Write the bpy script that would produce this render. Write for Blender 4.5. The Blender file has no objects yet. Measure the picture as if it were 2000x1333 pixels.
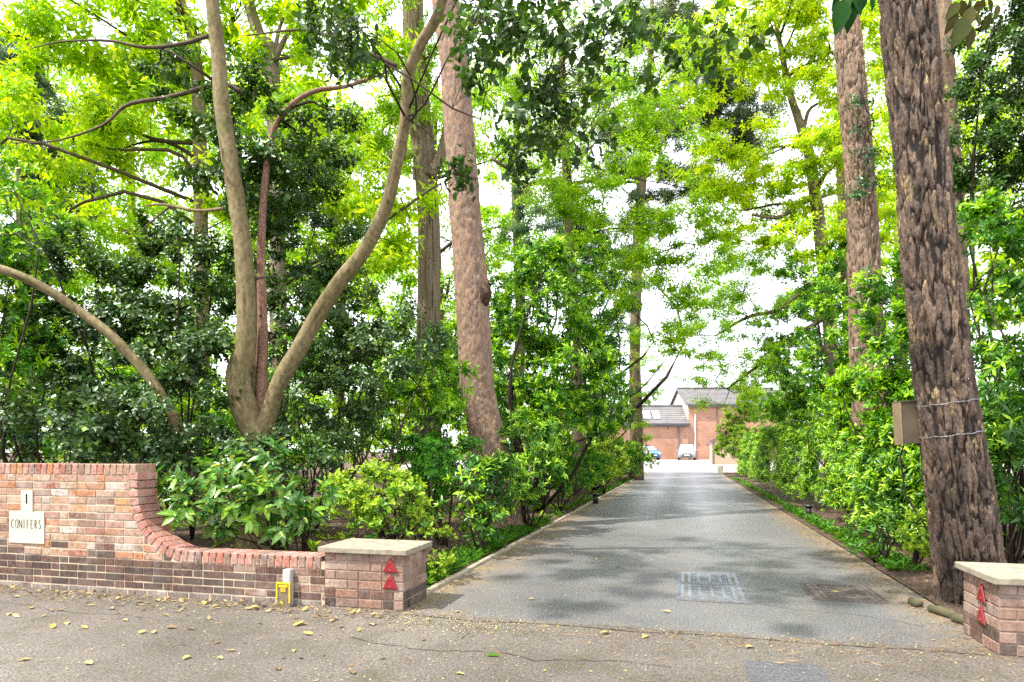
import bpy, math, random
import numpy as np
from mathutils import Vector, Matrix, noise

random.seed(7)
rng = np.random.default_rng(7)
SC = bpy.context.scene
COL = SC.collection

# ------------------------------------------------------------------ camera, sky, sun, exposure
TH = math.radians(14.57)          # the camera looks this far left of the drive's direction (+Y)
F = 1300.0                        # focal length in pixels of the 2000 px wide photograph
HZ = 882.0                        # horizon row
EYE = 1.32
cd = bpy.data.cameras.new('camera'); cam = bpy.data.objects.new('camera', cd); COL.objects.link(cam)
cam.location = (0, 0, EYE); cam.rotation_euler = (math.pi / 2, 0, TH)
cd.sensor_width = 36; cd.lens = 36 * F / 2000; cd.shift_y = (HZ - 666.5) / 2000
cd.clip_start = 0.05; cd.clip_end = 1500
SC.camera = cam

SUN_EL, SUN_AZ = math.radians(58), math.radians(-132)   # azimuth measured from +Y towards +X
w = bpy.data.worlds.new('World'); SC.world = w; w.use_nodes = True
nt = w.node_tree; nt.nodes.clear()
out = nt.nodes.new('ShaderNodeOutputWorld'); bg = nt.nodes.new('ShaderNodeBackground')
sky = nt.nodes.new('ShaderNodeTexSky'); sky.sky_type = 'NISHITA'; sky.sun_disc = False
sky.sun_elevation = SUN_EL; sky.sun_rotation = SUN_AZ; sky.dust_density = 2.0; sky.air_density = 1.0
tc = nt.nodes.new('ShaderNodeTexCoord'); cn = nt.nodes.new('ShaderNodeTexNoise'); cn.inputs['Scale'].default_value = 2.2
cn.inputs['Detail'].default_value = 6
cr = nt.nodes.new('ShaderNodeValToRGB'); cr.color_ramp.elements[0].position = .30; cr.color_ramp.elements[1].position = .62
cr.color_ramp.elements[0].color = (.62, .62, .62, 1); cr.color_ramp.elements[1].color = (.95, .95, .95, 1)
mx = nt.nodes.new('ShaderNodeMix'); mx.data_type = 'RGBA'
mx.inputs[7].default_value = (8.6, 8.8, 9.2, 1)          # thin bright cloud in front of the blue
nt.links.new(tc.outputs['Generated'], cn.inputs['Vector']); nt.links.new(cn.outputs['Fac'], cr.inputs['Fac'])
nt.links.new(cr.outputs['Color'], mx.inputs[0]); nt.links.new(sky.outputs['Color'], mx.inputs[6])
nt.links.new(mx.outputs[2], bg.inputs['Color']); nt.links.new(bg.outputs['Background'], out.inputs['Surface'])
bg.inputs['Strength'].default_value = 0.135
sl = bpy.data.lights.new('sun', 'SUN'); sun = bpy.data.objects.new('sun', sl); COL.objects.link(sun)
sl.energy = 3.7; sl.angle = math.radians(1.0); sl.color = (1.0, .95, .86)
sd = Vector((math.sin(SUN_AZ) * math.cos(SUN_EL), math.cos(SUN_AZ) * math.cos(SUN_EL), math.sin(SUN_EL)))
sun.rotation_euler = sd.to_track_quat('Z', 'Y').to_euler()
SC.view_settings.view_transform = 'Standard'; SC.view_settings.look = 'None'
SC.view_settings.exposure = 1.4; SC.view_settings.gamma = 1; SC.view_settings.use_curve_mapping = False
SC.render.engine = 'CYCLES'
cy = SC.cycles
cy.use_denoising = False
try: cy.denoiser = 'OPENIMAGEDENOISE'
except Exception: pass
cy.max_bounces = 7; cy.diffuse_bounces = 4; cy.glossy_bounces = 2; cy.transmission_bounces = 4; cy.transparent_max_bounces = 6
cy.caustics_reflective = False; cy.caustics_refractive = False; cy.sample_clamp_indirect = 6

# ------------------------------------------------------------------ helpers
CT, ST = math.cos(TH), math.sin(TH)
def C(xc, yc, z):                      # camera-aligned metres -> world
    return Vector((xc * CT - yc * ST, xc * ST + yc * CT, z))
def W(px, py, d):                      # photograph pixel at depth d -> world
    return C((px - 1000) / F * d, d, EYE + (HZ - py) / F * d)
def gz(Y):                             # the drive climbs gently towards the court
    t = min(1, max(0, (Y - 30) / 38)); return .42 * t * t * (3 - 2 * t)
def gzn(Y):
    t = np.clip((Y - 30) / 38, 0, 1); return .42 * t * t * (3 - 2 * t)
def proj(P):                           # world points (n,3) -> pixel x, y, depth
    xc = P[:, 0] * CT + P[:, 1] * ST; yc = -P[:, 0] * ST + P[:, 1] * CT
    yc_ = np.where(yc > .1, yc, .1)
    return 1000 + F * xc / yc_, HZ - F * (P[:, 2] - EYE) / yc_, yc

def tag(o, label=None, cat=None, group=None, kind=None):
    if label: o['label'] = label
    if cat: o['category'] = cat
    if group: o['group'] = group
    if kind: o['kind'] = kind
    return o
def thing(name, loc, label, cat, group=None, rz=0):
    o = bpy.data.objects.new(name, None); COL.objects.link(o); o.location = loc; o.rotation_euler = (0, 0, rz)
    o.empty_display_size = .1
    return tag(o, label, cat, group)
def link(name, me, parent=None, loc=None, mat=None):
    o = bpy.data.objects.new(name, me); COL.objects.link(o)
    if parent: o.parent = parent
    if loc is not None: o.location = loc
    if mat and not me.materials: me.materials.append(mat)
    return o
def mesh(verts, faces, name='mesh', smooth=False):
    me = bpy.data.meshes.new(name); me.from_pydata([tuple(v) for v in verts], [], faces)
    if smooth: me.polygons.foreach_set('use_smooth', [True] * len(me.polygons))
    me.update(); return me
def np_mesh(verts, loops, counts, name, tint=None, smooth=False):
    me = bpy.data.meshes.new(name)
    me.vertices.add(len(verts)); me.vertices.foreach_set('co', np.asarray(verts, np.float32).ravel())
    me.loops.add(len(loops)); me.loops.foreach_set('vertex_index', np.asarray(loops, np.int32))
    counts = np.asarray(counts, np.int32)
    me.polygons.add(len(counts)); st = np.concatenate([[0], np.cumsum(counts)[:-1]]).astype(np.int32)
    me.polygons.foreach_set('loop_start', st); me.polygons.foreach_set('loop_total', counts)
    if smooth: me.polygons.foreach_set('use_smooth', np.ones(len(counts), bool))
    if tint is not None:
        a = me.attributes.new('tint', 'FLOAT', 'POINT'); a.data.foreach_set('value', np.asarray(tint, np.float32))
    me.update(calc_edges=True); return me

class MB:                              # a small mesh collector
    def __init__(s): s.v = []; s.f = []
    def box(s, c, size, rz=0, m=None):
        b = len(s.v); hx, hy, hz = [k / 2 for k in size]
        R = Matrix.Rotation(rz, 3, 'Z')
        for dx, dy, dz in ((-1,-1,-1),(1,-1,-1),(1,1,-1),(-1,1,-1),(-1,-1,1),(1,-1,1),(1,1,1),(-1,1,1)):
            p = R @ Vector((dx*hx, dy*hy, dz*hz)) + Vector(c)
            s.v.append(m @ p if m else p)
        for q in ((0,3,2,1),(4,5,6,7),(0,1,5,4),(1,2,6,5),(2,3,7,6),(3,0,4,7)): s.f.append(tuple(b + i for i in q))
        return s
    def tube(s, pts, rad, n=6, cap=True, wob=0):
        b = len(s.v); pts = [Vector(p) for p in pts]; up = Vector((.31, .22, .93))
        for i, p in enumerate(pts):
            t = (pts[min(i+1, len(pts)-1)] - pts[max(i-1, 0)]); t = t.normalized() if t.length > 1e-9 else Vector((0,0,1))
            u = t.cross(up)
            if u.length < .05: u = t.cross(Vector((1,0,0)))
            u.normalize(); v = t.cross(u)
            for k in range(n):
                a = 2*math.pi*k/n; r = rad[i] * (1 + (random.uniform(-wob, wob) if wob else 0))
                s.v.append(p + (u*math.cos(a) + v*math.sin(a)) * r)
        for i in range(len(pts)-1):
            for k in range(n):
                s.f.append((b+i*n+k, b+i*n+(k+1)%n, b+(i+1)*n+(k+1)%n, b+(i+1)*n+k))
        if cap:
            s.f.append(tuple(b+k for k in range(n))[::-1]); s.f.append(tuple(b+(len(pts)-1)*n+k for k in range(n)))
        return s
    def poly(s, pts):
        b = len(s.v); s.v += [Vector(p) for p in pts]; s.f.append(tuple(range(b, b+len(pts)))); return s
    def prism(s, pts, off):            # polygon extruded by off
        b = len(s.v); n = len(pts); off = Vector(off)
        s.v += [Vector(p) for p in pts] + [Vector(p) + off for p in pts]
        s.f.append(tuple(range(b, b+n))[::-1]); s.f.append(tuple(range(b+n, b+2*n)))
        for i in range(n): s.f.append((b+i, b+(i+1)%n, b+n+(i+1)%n, b+n+i))
        return s
    def build(s, name, mat, parent=None, smooth=False, loc=None):
        me = mesh(s.v, s.f, name, smooth); me.materials.append(mat)
        return link(name, me, parent, loc)

def bevel(o, w=.004, seg=2):
    m = o.modifiers.new('bevel', 'BEVEL'); m.width = w; m.segments = seg; m.limit_method = 'ANGLE'; return o

# ------------------------------------------------------------------ materials
def nodes(name):
    m = bpy.data.materials.new(name); m.use_nodes = True; t = m.node_tree
    return m, t, t.nodes['Principled BSDF'], t.nodes['Material Output']
def ramp(t, stops, src=None, interp='LINEAR'):
    r = t.nodes.new('ShaderNodeValToRGB'); e = r.color_ramp.elements; r.color_ramp.interpolation = interp
    while len(e) < len(stops): e.new(.5)
    for el, (p, c) in zip(e, stops): el.position = p; el.color = (*c, 1) if len(c) == 3 else c
    if src: t.links.new(src, r.inputs['Fac'])
    return r
def tex(t, scale, detail=4, rough=.55, coord=None, stretch=None, kind='noise', feature=None):
    if coord is None:
        c = t.nodes.new('ShaderNodeTexCoord'); coord = c.outputs['Object']
    if stretch:
        mp = t.nodes.new('ShaderNodeMapping'); mp.inputs['Scale'].default_value = stretch; t.links.new(coord, mp.inputs['Vector']); coord = mp.outputs['Vector']
    if kind == 'noise':
        n = t.nodes.new('ShaderNodeTexNoise'); n.inputs['Detail'].default_value = detail; n.inputs['Roughness'].default_value = rough
    else:
        n = t.nodes.new('ShaderNodeTexVoronoi')
        if feature: n.feature = feature
    n.inputs['Scale'].default_value = scale
    t.links.new(coord, n.inputs['Vector']); return n
def mixc(t, a, b, fac, mode='MIX'):
    m = t.nodes.new('ShaderNodeMix'); m.data_type = 'RGBA'; m.blend_type = mode
    for i, x in ((6, a), (7, b)):
        if isinstance(x, tuple): m.inputs[i].default_value = (*x, 1)
        else: t.links.new(x, m.inputs[i])
    if isinstance(fac, (int, float)): m.inputs[0].default_value = fac
    else: t.links.new(fac, m.inputs[0])
    return m.outputs[2]
def bump(t, p, h, strength=.5, dist=.01, prev=None):
    b = t.nodes.new('ShaderNodeBump'); b.inputs['Strength'].default_value = strength; b.inputs['Distance'].default_value = dist
    t.links.new(h, b.inputs['Height'])
    if prev: t.links.new(prev, b.inputs['Normal'])
    t.links.new(b.outputs['Normal'], p.inputs['Normal']); return b.outputs['Normal']

def leaf_mat(name, stops, trans=.4, rough=.42, spec=.5, tcol=(1.25, 1.15, .55), spots=False):
    m, t, p, o = nodes(name)
    a = t.nodes.new('ShaderNodeAttribute'); a.attribute_name = 'tint'
    r = ramp(t, stops, a.outputs['Fac']); col = r.outputs['Color']
    n = tex(t, 9, 2); v = ramp(t, [(.3, (.72, .74, .7)), (.7, (1.2, 1.18, 1.1))], n.outputs['Fac'])
    col = mixc(t, col, v.outputs['Color'], 1.0, 'MULTIPLY')
    if spots:
        n2 = tex(t, 11 if spots is True else spots, 3, .7); s2 = ramp(t, [(.55, (0, 0, 0)), (.60, (1, 1, 1))], n2.outputs['Fac'])
        col = mixc(t, col, (.38, .42, .05), s2.outputs['Color'])
    t.links.new(col, p.inputs['Base Color']); p.inputs['Roughness'].default_value = rough
    p.inputs['Specular IOR Level'].default_value = spec
    tr = t.nodes.new('ShaderNodeBsdfTranslucent')
    t.links.new(mixc(t, col, tcol, 1.0, 'MULTIPLY'), tr.inputs['Color'])
    ms = t.nodes.new('ShaderNodeMixShader'); ms.inputs[0].default_value = trans
    t.links.new(p.outputs[0], ms.inputs[1]); t.links.new(tr.outputs[0], ms.inputs[2]); t.links.new(ms.outputs[0], o.inputs['Surface'])
    return m
def plain(name, col, rough=.6, metal=0, spec=.5, var=.18, scale=12, bmp=0, emis=None):
    m, t, p, o = nodes(name)
    n = tex(t, scale, 5); lo = tuple(c * (1 - var) for c in col); hi = tuple(min(1, c * (1 + var)) for c in col)
    r = ramp(t, [(.3, lo), (.7, hi)], n.outputs['Fac']); t.links.new(r.outputs['Color'], p.inputs['Base Color'])
    p.inputs['Roughness'].default_value = rough; p.inputs['Metallic'].default_value = metal; p.inputs['Specular IOR Level'].default_value = spec
    if bmp:
        n2 = tex(t, scale * 6, 5); bump(t, p, n2.outputs['Fac'], bmp, .004)
    return m

ML = {}
ML['holly'] = leaf_mat('holly_leaf', [(0, (.018, .05, .008)), (.5, (.046, .12, .014)), (.8, (.10, .23, .02)), (1, (.27, .44, .03))], .30, .36, .38)
ML['holly_grey'] = leaf_mat('cotoneaster_leaf', [(0, (.020, .050, .014)), (.5, (.050, .112, .026)), (.85, (.10, .21, .03)), (1, (.27, .43, .04))], .26, .36, .42)
ML['lime'] = leaf_mat('lime_leaf', [(0, (.20, .44, .008)), (.5, (.42, .66, .012)), (1, (.64, .80, .02))], .6, .5, .3, (1.25, 1.15, .5))
ML['spring'] = leaf_mat('spring_leaf', [(0, (.12, .31, .008)), (.5, (.29, .54, .010)), (1, (.50, .71, .015))], .55, .5, .3)
ML['oak'] = leaf_mat('oak_leaf', [(0, (.21, .43, .008)), (.5, (.42, .63, .012)), (1, (.64, .77, .02))], .6, .55, .25, (1.25, 1.1, .4))
ML['laurel'] = leaf_mat('laurel_leaf', [(0, (.018, .075, .006)), (.45, (.055, .20, .008)), (.7, (.18, .44, .008)), (1, (.46, .70, .01))], .35, .32, .5)
ML['rhodo'] = leaf_mat('rhododendron_leaf', [(0, (.024, .085, .014)), (.5, (.06, .195, .018)), (.8, (.19, .43, .015)), (1, (.48, .68, .02))], .3, .34, .5)
ML['privet'] = leaf_mat('privet_leaf', [(0, (.05, .16, .015)), (.5, (.14, .33, .02)), (1, (.42, .55, .03))], .4, .4, .4)
ML['pieris'] = leaf_mat('fine_leaf', [(0, (.02, .10, .01)), (.5, (.05, .22, .015)), (1, (.14, .40, .02))], .4, .45, .4)
ML['aucuba'] = leaf_mat('spotted_laurel_leaf', [(0, (.025, .10, .02)), (.5, (.05, .19, .025)), (1, (.16, .38, .03))], .3, .3, .55, spots=True)
ML['pine'] = leaf_mat('pine_needle', [(0, (.07, .12, .08)), (.5, (.13, .20, .12)), (1, (.20, .28, .14))], .45, .5, .3)
ML['cedar'] = leaf_mat('cedar_needle', [(0, (.05, .11, .08)), (.5, (.10, .20, .12)), (1, (.17, .30, .13))], .4, .5, .3)
ML['ivy'] = leaf_mat('ivy_leaf', [(0, (.018, .07, .03)), (.5, (.04, .13, .04)), (1, (.13, .30, .05))], .28, .32, .6)
ML['grass'] = leaf_mat('grass_blade', [(0, (.035, .13, .015)), (.5, (.08, .25, .02)), (1, (.2, .38, .03))], .35, .5, .3)
ML['dead'] = leaf_mat('dead_leaf', [(0, (.11, .07, .045)), (.4, (.25, .165, .09)), (.75, (.40, .29, .13)), (1, (.50, .40, .06))], .15, .6, .3, (1, .9, .7))
ML['blossom'] = leaf_mat('blossom', [(0, (.45, .42, .22)), (1, (.75, .72, .5))], .3, .6, .3)

def bark(name, dark, mid, light, cell=9, sz=.28, bstr=.6, lich=None, grain=.5):
    m, t, p, o = nodes(name)
    ca = t.nodes.new('ShaderNodeAttribute'); ca.attribute_name = 'cell'
    a = t.nodes.new('ShaderNodeAttribute'); a.attribute_name = 'tint'
    n1 = tex(t, cell, 6, .65, stretch=(1, 1, sz)); n2 = tex(t, cell * .35, 3, .5, stretch=(1, 1, sz * 1.6)); n3 = tex(t, cell * 7, 4, .6, stretch=(1, 1, .6))
    base = ramp(t, [(.32, mid), (.52, tuple((x + y) / 2 for x, y in zip(mid, light))), (.72, light)], n1.outputs['Fac'])
    col = mixc(t, base.outputs['Color'], dark, ramp(t, [(.10, (1, 1, 1)), (.34, (0, 0, 0))], a.outputs['Fac']).outputs['Color'])
    if lich:
        nl_ = tex(t, cell * 1.1, 6, .75, stretch=(1, 1, sz * 1.3)); lr = ramp(t, [(.57, (0, 0, 0)), (.64, (.8, .8, .8))], nl_.outputs['Fac']); col = mixc(t, col, lich, lr.outputs['Color'])
    col = mixc(t, col, ramp(t, [(.34, (1-grain,)*3), (.66, (1+grain,)*3)], n3.outputs['Fac']).outputs['Color'], 1, 'MULTIPLY')
    col = mixc(t, col, ramp(t, [(0, (1.15, 1.05, .98)), (.25, (.8, .8, .84)), (.5, (1.05, 1.0, 1.0)), (.75, (1.5, 1.35, 1.15)), (1, (.95, .95, 1.05))], ca.outputs['Fac']).outputs['Color'], .8, 'MULTIPLY')
    t.links.new(col, p.inputs['Base Color']); p.inputs['Roughness'].default_value = .85; p.inputs['Specular IOR Level'].default_value = .25
    b = bump(t, p, n1.outputs['Fac'], bstr, .02); bump(t, p, n3.outputs['Fac'], bstr, .006, b)
    return m
MB_PINE = bark('pine_bark', (.015, .011, .009), (.044, .031, .024), (.135, .101, .076), 9, .22, .7, (.26, .20, .11))
MB_PINE2 = bark('pale_pine_bark', (.055, .036, .026), (.14, .098, .070), (.25, .185, .135), 14, .4, .6, (.24, .16, .09))
MB_RED = bark('red_pine_bark', (.04, .024, .017), (.150, .097, .069), (.27, .198, .145), 16, .5, .6, (.25, .15, .10))
MB_CYP = bark('fibrous_bark', (.05, .038, .026), (.13, .095, .06), (.23, .18, .12), 16, .07, .6)
MB_SMOOTH = bark('smooth_bark', (.05, .038, .018), (.125, .10, .045), (.20, .165, .085), 3.4, .45, .35, (.10, .105, .032), .34)
MB_DARK = bark('dark_branch', (.03, .022, .015), (.06, .045, .03), (.12, .09, .06), 8, .4, .3)
MB_BR = bark('grey_branch', (.06, .05, .035), (.13, .105, .07), (.22, .18, .12), 8, .4, .3)

def brick_mat(name, stops, dirt, dirt_amt, bloom=.62):
    m, t, p, o = nodes(name)
    oi = t.nodes.new('ShaderNodeObjectInfo'); r = ramp(t, stops, oi.outputs['Random'], 'CONSTANT')
    g = t.nodes.new('ShaderNodeNewGeometry')
    n1 = tex(t, 7, 6, .7, g.outputs['Position']); n2 = tex(t, 45, 4, .65, g.outputs['Position']); n3 = tex(t, 3.2, 3, .6, g.outputs['Position'])
    col = mixc(t, r.outputs['Color'], ramp(t, [(.33, (.5, .47, .47)), (.5, (1, 1, 1)), (.67, (1.5, 1.42, 1.4))], n2.outputs['Fac']).outputs['Color'], 1, 'MULTIPLY')
    col = mixc(t, col, (.42, .35, .32), ramp(t, [(.48, (0, 0, 0)), (.66, (bloom,)*3)], n1.outputs['Fac']).outputs['Color'])   # lime bloom
    col = mixc(t, col, dirt, ramp(t, [(.40, (0, 0, 0)), (.62, (dirt_amt,) * 3)], n3.outputs['Fac']).outputs['Color'])
    t.links.new(col, p.inputs['Base Color']); p.inputs['Roughness'].default_value = .85; p.inputs['Specular IOR Level'].default_value = .25
    bump(t, p, n2.outputs['Fac'], .5, .004); return m
R_ = [(0, (.26, .125, .075)), (.14, (.31, .185, .115)), (.28, (.28, .150, .10)), (.4, (.23, .085, .055)), (.5, (.33, .23, .15)), (.62, (.33, .14, .065)), (.72, (.22, .15, .115)), (.80, (.36, .20, .09)), (.88, (.15, .08, .06)), (.94, (.38, .33, .29))]
M_BRICK = brick_mat('brick_red', R_, (.30, .22, .17), .4)
M_BRICKD = brick_mat('brick_dark', [(0, (.070, .038, .029)), (.25, (.10, .054, .041)), (.5, (.052, .034, .029)), (.7, (.125, .065, .048)), (.85, (.08, .058, .048))], (.085, .066, .055), .6, .22)
M_BRICKM = brick_mat('brick_pier', [(0, (.21, .125, .095)), (.25, (.26, .155, .115)), (.45, (.16, .10, .08)), (.6, (.28, .18, .135)), (.8, (.23, .12, .08)), (.92, (.32, .24, .18))], (.17, .12, .09), .6)
M_BRICKC = brick_mat('brick_coping', [(0, (.36, .15, .11)), (.25, (.30, .14, .11)), (.5, (.40, .19, .14)), (.75, (.33, .12, .09))], (.24, .15, .12), .4)
M_BASE = brick_mat('brick_base', [(0, (.17, .14, .12)), (.5, (.22, .19, .16)), (.8, (.14, .115, .10))], (.10, .085, .07), .6)
M_MORTAR = plain('mortar', (.41, .33, .23), .95, var=.25, scale=9, bmp=.4)
M_CAP = plain('concrete_coping', (.235, .205, .15), .9, var=.3, scale=14, bmp=.5)
M_PLATE = plain('stone_plate', (.45, .43, .34), .7, var=.06, scale=6)
M_LETTER = plain('black_letter_paint', (.03, .03, .028), .6)
M_RED = plain('red_reflector', (.20, .006, .008), .3, var=.35, scale=30, spec=.7)
M_REDRIM = plain('red_reflector_rim', (.22, .012, .012), .4)
M_SCREW = plain('screw_metal', (.6, .58, .55), .35, 1)
M_YEL = plain('worn_yellow_paint', (.68, .48, .01), .55, var=.25, scale=40)
M_GRIME = plain('grimy_plastic', (.14, .105, .06), .8, var=.3, scale=30, bmp=.3)
M_POST = plain('grey_post', (.36, .36, .34), .85, var=.2, scale=30, bmp=.4)
M_IRON = plain('worn_iron', (.20, .22, .255), .42, .5, var=.25, scale=14)
M_IRONG = plain('iron_groove', (.14, .135, .13), .8, .2, var=.3, scale=14)
M_RUST = plain('rusty_iron', (.095, .076, .062), .8, .1, var=.35, scale=18, bmp=.3)
M_WOODBOX = plain('weathered_board', (.075, .056, .032), .85, var=.3, scale=5, bmp=.5)
M_WIRE = plain('galvanised_wire', (.22, .22, .23), .5, .5)
M_BLACK = plain('black_plastic', (.015, .015, .017), .4)
M_LOG = plain('mossy_log', (.065, .06, .026), .95, var=.4, scale=12, bmp=.5)
M_KERB = plain('concrete_edging', (.30, .26, .18), .92, var=.3, scale=6, bmp=.5)

def soil_mat():
    m, t, p, o = nodes('woodland_soil')
    n1 = tex(t, 1.3, 5); n2 = tex(t, 30, 6, .7); n3 = tex(t, 90, 3, .6)
    c = ramp(t, [(.35, (.045, .03, .022)), (.5, (.10, .068, .05)), (.66, (.19, .13, .10))], n2.outputs['Fac']).outputs['Color']
    c = mixc(t, c, (.075, .09, .03), ramp(t, [(.55, (0, 0, 0)), (.72, (.6, .6, .6))], n1.outputs['Fac']).outputs['Color'])
    t.links.new(c, p.inputs['Base Color']); p.inputs['Roughness'].default_value = 1; p.inputs['Specular IOR Level'].default_value = .1
    b = bump(t, p, n2.outputs['Fac'], 1, .03); bump(t, p, n3.outputs['Fac'], .8, .01, b); return m
M_SOIL = soil_mat()
def tarmac(name, base, hi, warm, tracks=False, moss=True):
    m, t, p, o = nodes(name)
    g = t.nodes.new('ShaderNodeNewGeometry'); P = g.outputs['Position']
    n1 = tex(t, .55, 5, .6, P); n2 = tex(t, 62, 5, .85, P); n3 = tex(t, 2.4, 7, .72, P); v = tex(t, 60, coord=P, kind='v')
    c = ramp(t, [(.25, base), (.75, hi)], n1.outputs['Fac']).outputs['Color']
    c = mixc(t, c, warm, ramp(t, [(.48, (0, 0, 0)), (.70, (.75, .75, .75))], n3.outputs['Fac']).outputs['Color'])
    c = mixc(t, c, ramp(t, [(.38, (.45, .45, .45)), (.5, (1, 1, 1)), (.62, (2.0, 1.95, 1.85))], n2.outputs['Fac']).outputs['Color'], 1, 'MULTIPLY')
    c = mixc(t, c, ramp(t, [(.05, (1.7, 1.66, 1.6)), (.28, (.92, .92, .93)), (.6, (.8, .8, .82))], v.outputs['Distance']).outputs['Color'], .8, 'MULTIPLY')
    rough = .62
    if tracks:
        sx = t.nodes.new('ShaderNodeSeparateXYZ'); t.links.new(P, sx.inputs[0])
        mr = t.nodes.new('ShaderNodeMapRange'); t.links.new(sx.outputs['X'], mr.inputs['Value'])
        mr.inputs['From Min'].default_value = -2.3; mr.inputs['From Max'].default_value = 2.1
        k = ramp(t, [(0, (.72,)*3), (.12, (.6,)*3), (.30, (.40,)*3), (.44, (.58,)*3), (.62, (.38,)*3), (.78, (.5,)*3), (1, (.75,)*3)], mr.outputs[0])
        t.links.new(k.outputs['Color'], p.inputs['Roughness'])
        e = ramp(t, [(0, (1,)*3), (.09, (.35,)*3), (.16, (0,)*3), (.87, (0,)*3), (.94, (.45,)*3), (1, (1,)*3)], mr.outputs[0])
        ed = mixc(t, (0, 0, 0), e.outputs['Color'], ramp(t, [(.35, (0, 0, 0)), (.6, (1, 1, 1))], n3.outputs['Fac']).outputs['Color'])
        c = mixc(t, c, (.21, .15, .075), ed)
    else: p.inputs['Roughness'].default_value = .8
    t.links.new(c, p.inputs['Base Color']); p.inputs['Specular IOR Level'].default_value = .45
    b = bump(t, p, n2.outputs['Fac'], .5, .006); bump(t, p, n3.outputs['Fac'], .25, .03, b); return m
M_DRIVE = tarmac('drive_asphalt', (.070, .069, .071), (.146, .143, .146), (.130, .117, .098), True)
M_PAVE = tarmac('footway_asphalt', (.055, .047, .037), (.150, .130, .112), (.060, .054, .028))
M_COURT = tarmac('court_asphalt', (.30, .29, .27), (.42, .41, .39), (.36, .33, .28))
M_PATCH = tarmac('patch_asphalt', (.06, .06, .065), (.085, .085, .09), (.08, .08, .08))

# ------------------------------------------------------------------ ground, drive, footway
def sheet(name, x0, x1, y0, y1, dz, mat, nx=1, ny=1, fn=None, kind='structure'):
    v = []; f = []
    for j in range(ny + 1):
        for i in range(nx + 1):
            X = x0 + (x1 - x0) * i / nx; Y = y0 + (y1 - y0) * j / ny
            v.append((X, Y, gz(Y) + dz + (fn(X, Y) if fn else 0)))
    for j in range(ny):
        for i in range(nx): a = j*(nx+1)+i; f.append((a, a+1, a+nx+2, a+nx+1))
    o = link(name, mesh(v, f, name, True), mat=mat); o['kind'] = kind; return o
def sheet_ys(name, x0, x1, ys, dz, mat):
    v = []; f = []
    for Y in ys: v += [(x0, Y, gz(Y) + dz), (x1, Y, gz(Y) + dz)]
    for j in range(len(ys)-1): f.append((2*j, 2*j+1, 2*j+3, 2*j+2))
    o = link(name, mesh(v, f, name, True), mat=mat); o['kind'] = 'structure'; return o
YS = [-40, 0, 5, 20, 30] + [30 + 2*i for i in range(1, 20)] + [72, 110, 700]
g_ = sheet_ys('ground', -600, 600, YS, -.02, M_SOIL)
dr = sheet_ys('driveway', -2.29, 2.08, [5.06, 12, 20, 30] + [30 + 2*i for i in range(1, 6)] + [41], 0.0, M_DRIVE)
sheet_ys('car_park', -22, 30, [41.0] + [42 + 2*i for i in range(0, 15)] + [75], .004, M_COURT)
sheet_ys('footway', -14, 10, [-6, 0, 5.06], .002, M_PAVE)
def bedz(X, Y, s):
    d = (X - s) * (1 if s > 0 else -1)
    e = min(1, max(0, d / .35)); return e * (.02 + .045 * (noise.noise(Vector((X*.9, Y*.9, 3))) + .3) + .018 * noise.noise(Vector((X*5, Y*5, 1))))
sheet('planting_bed', -14, -2.36, 5.36, 40, 0, M_SOIL, 90, 160, lambda X, Y: bedz(X, Y, -2.36))
sheet('planting_bed', 2.10, 10, 5.56, 40, 0, M_SOIL, 70, 160, lambda X, Y: bedz(X, Y, 2.10))
MBp = MB().box((.58, 4.0, .003), (.44, .86, .004)); tag(MBp.build('tarmac_patch', M_PATCH), kind='structure')
# ragged cracks: the joint between drive and footway, and others in the old surface
M_CRACK = plain('crack_dirt', (.045, .035, .024), 1)
def crack(name, px_, w0, w1, jit, z=.0065):
    cv = MB(); P0 = None
    for (a, b) in zip(px_[:-1], px_[1:]):
        n = max(4, int(math.hypot(b[0]-a[0], b[1]-a[1])/.07))
        for k in range(n):
            t0 = k/n; p = Vector((a[0]+(b[0]-a[0])*t0 + random.uniform(-jit, jit), a[1]+(b[1]-a[1])*t0 + random.uniform(-jit, jit), z))
            if P0 is None: P0 = p; continue
            wd = random.uniform(w0, w1); d = (p-P0).normalized(); nn = Vector((-d.y, d.x, 0))*wd
            cv.poly([P0 - nn, p - nn, p + nn, P0 + nn]); P0 = p
    tag(cv.build(name, M_CRACK), kind='structure')
crack('road_joint', [(-2.2, 5.0), (-1.6, 4.93), (-.9, 4.98), (-.4, 4.93), (.2, 4.97), (.9, 4.93), (1.5, 4.95), (1.95, 4.92)], .004, .010, .008)
crack('road_crack', [(-2.3, 4.25), (-1.7, 4.12), (-1.2, 4.2), (-.9, 4.1), (-.4, 4.22), (0, 4.15)], .002, .005, .022)
crack('road_crack', [(.58, 6.8), (.8, 6.72), (.95, 6.5), (1.15, 6.42)], .002, .004, .018)
crack('road_crack', [(.58, 6.15), (.9, 5.95), (1.35, 5.9), (1.8, 5.6)], .002, .004, .02)
crack('road_crack', [(-1.75, 4.92), (-1.5, 4.6), (-1.55, 4.3)], .002, .004, .015)
crack('road_crack', [(-6.4, 4.4), (-5.6, 4.5), (-4.9, 4.36), (-4.2, 4.42)], .001, .004, .02)
crack('road_crack', [(-2.1, 10.3), (-.9, 10.1), (.1, 10.25), (1.9, 10.05)], .002, .005, .02)
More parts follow.
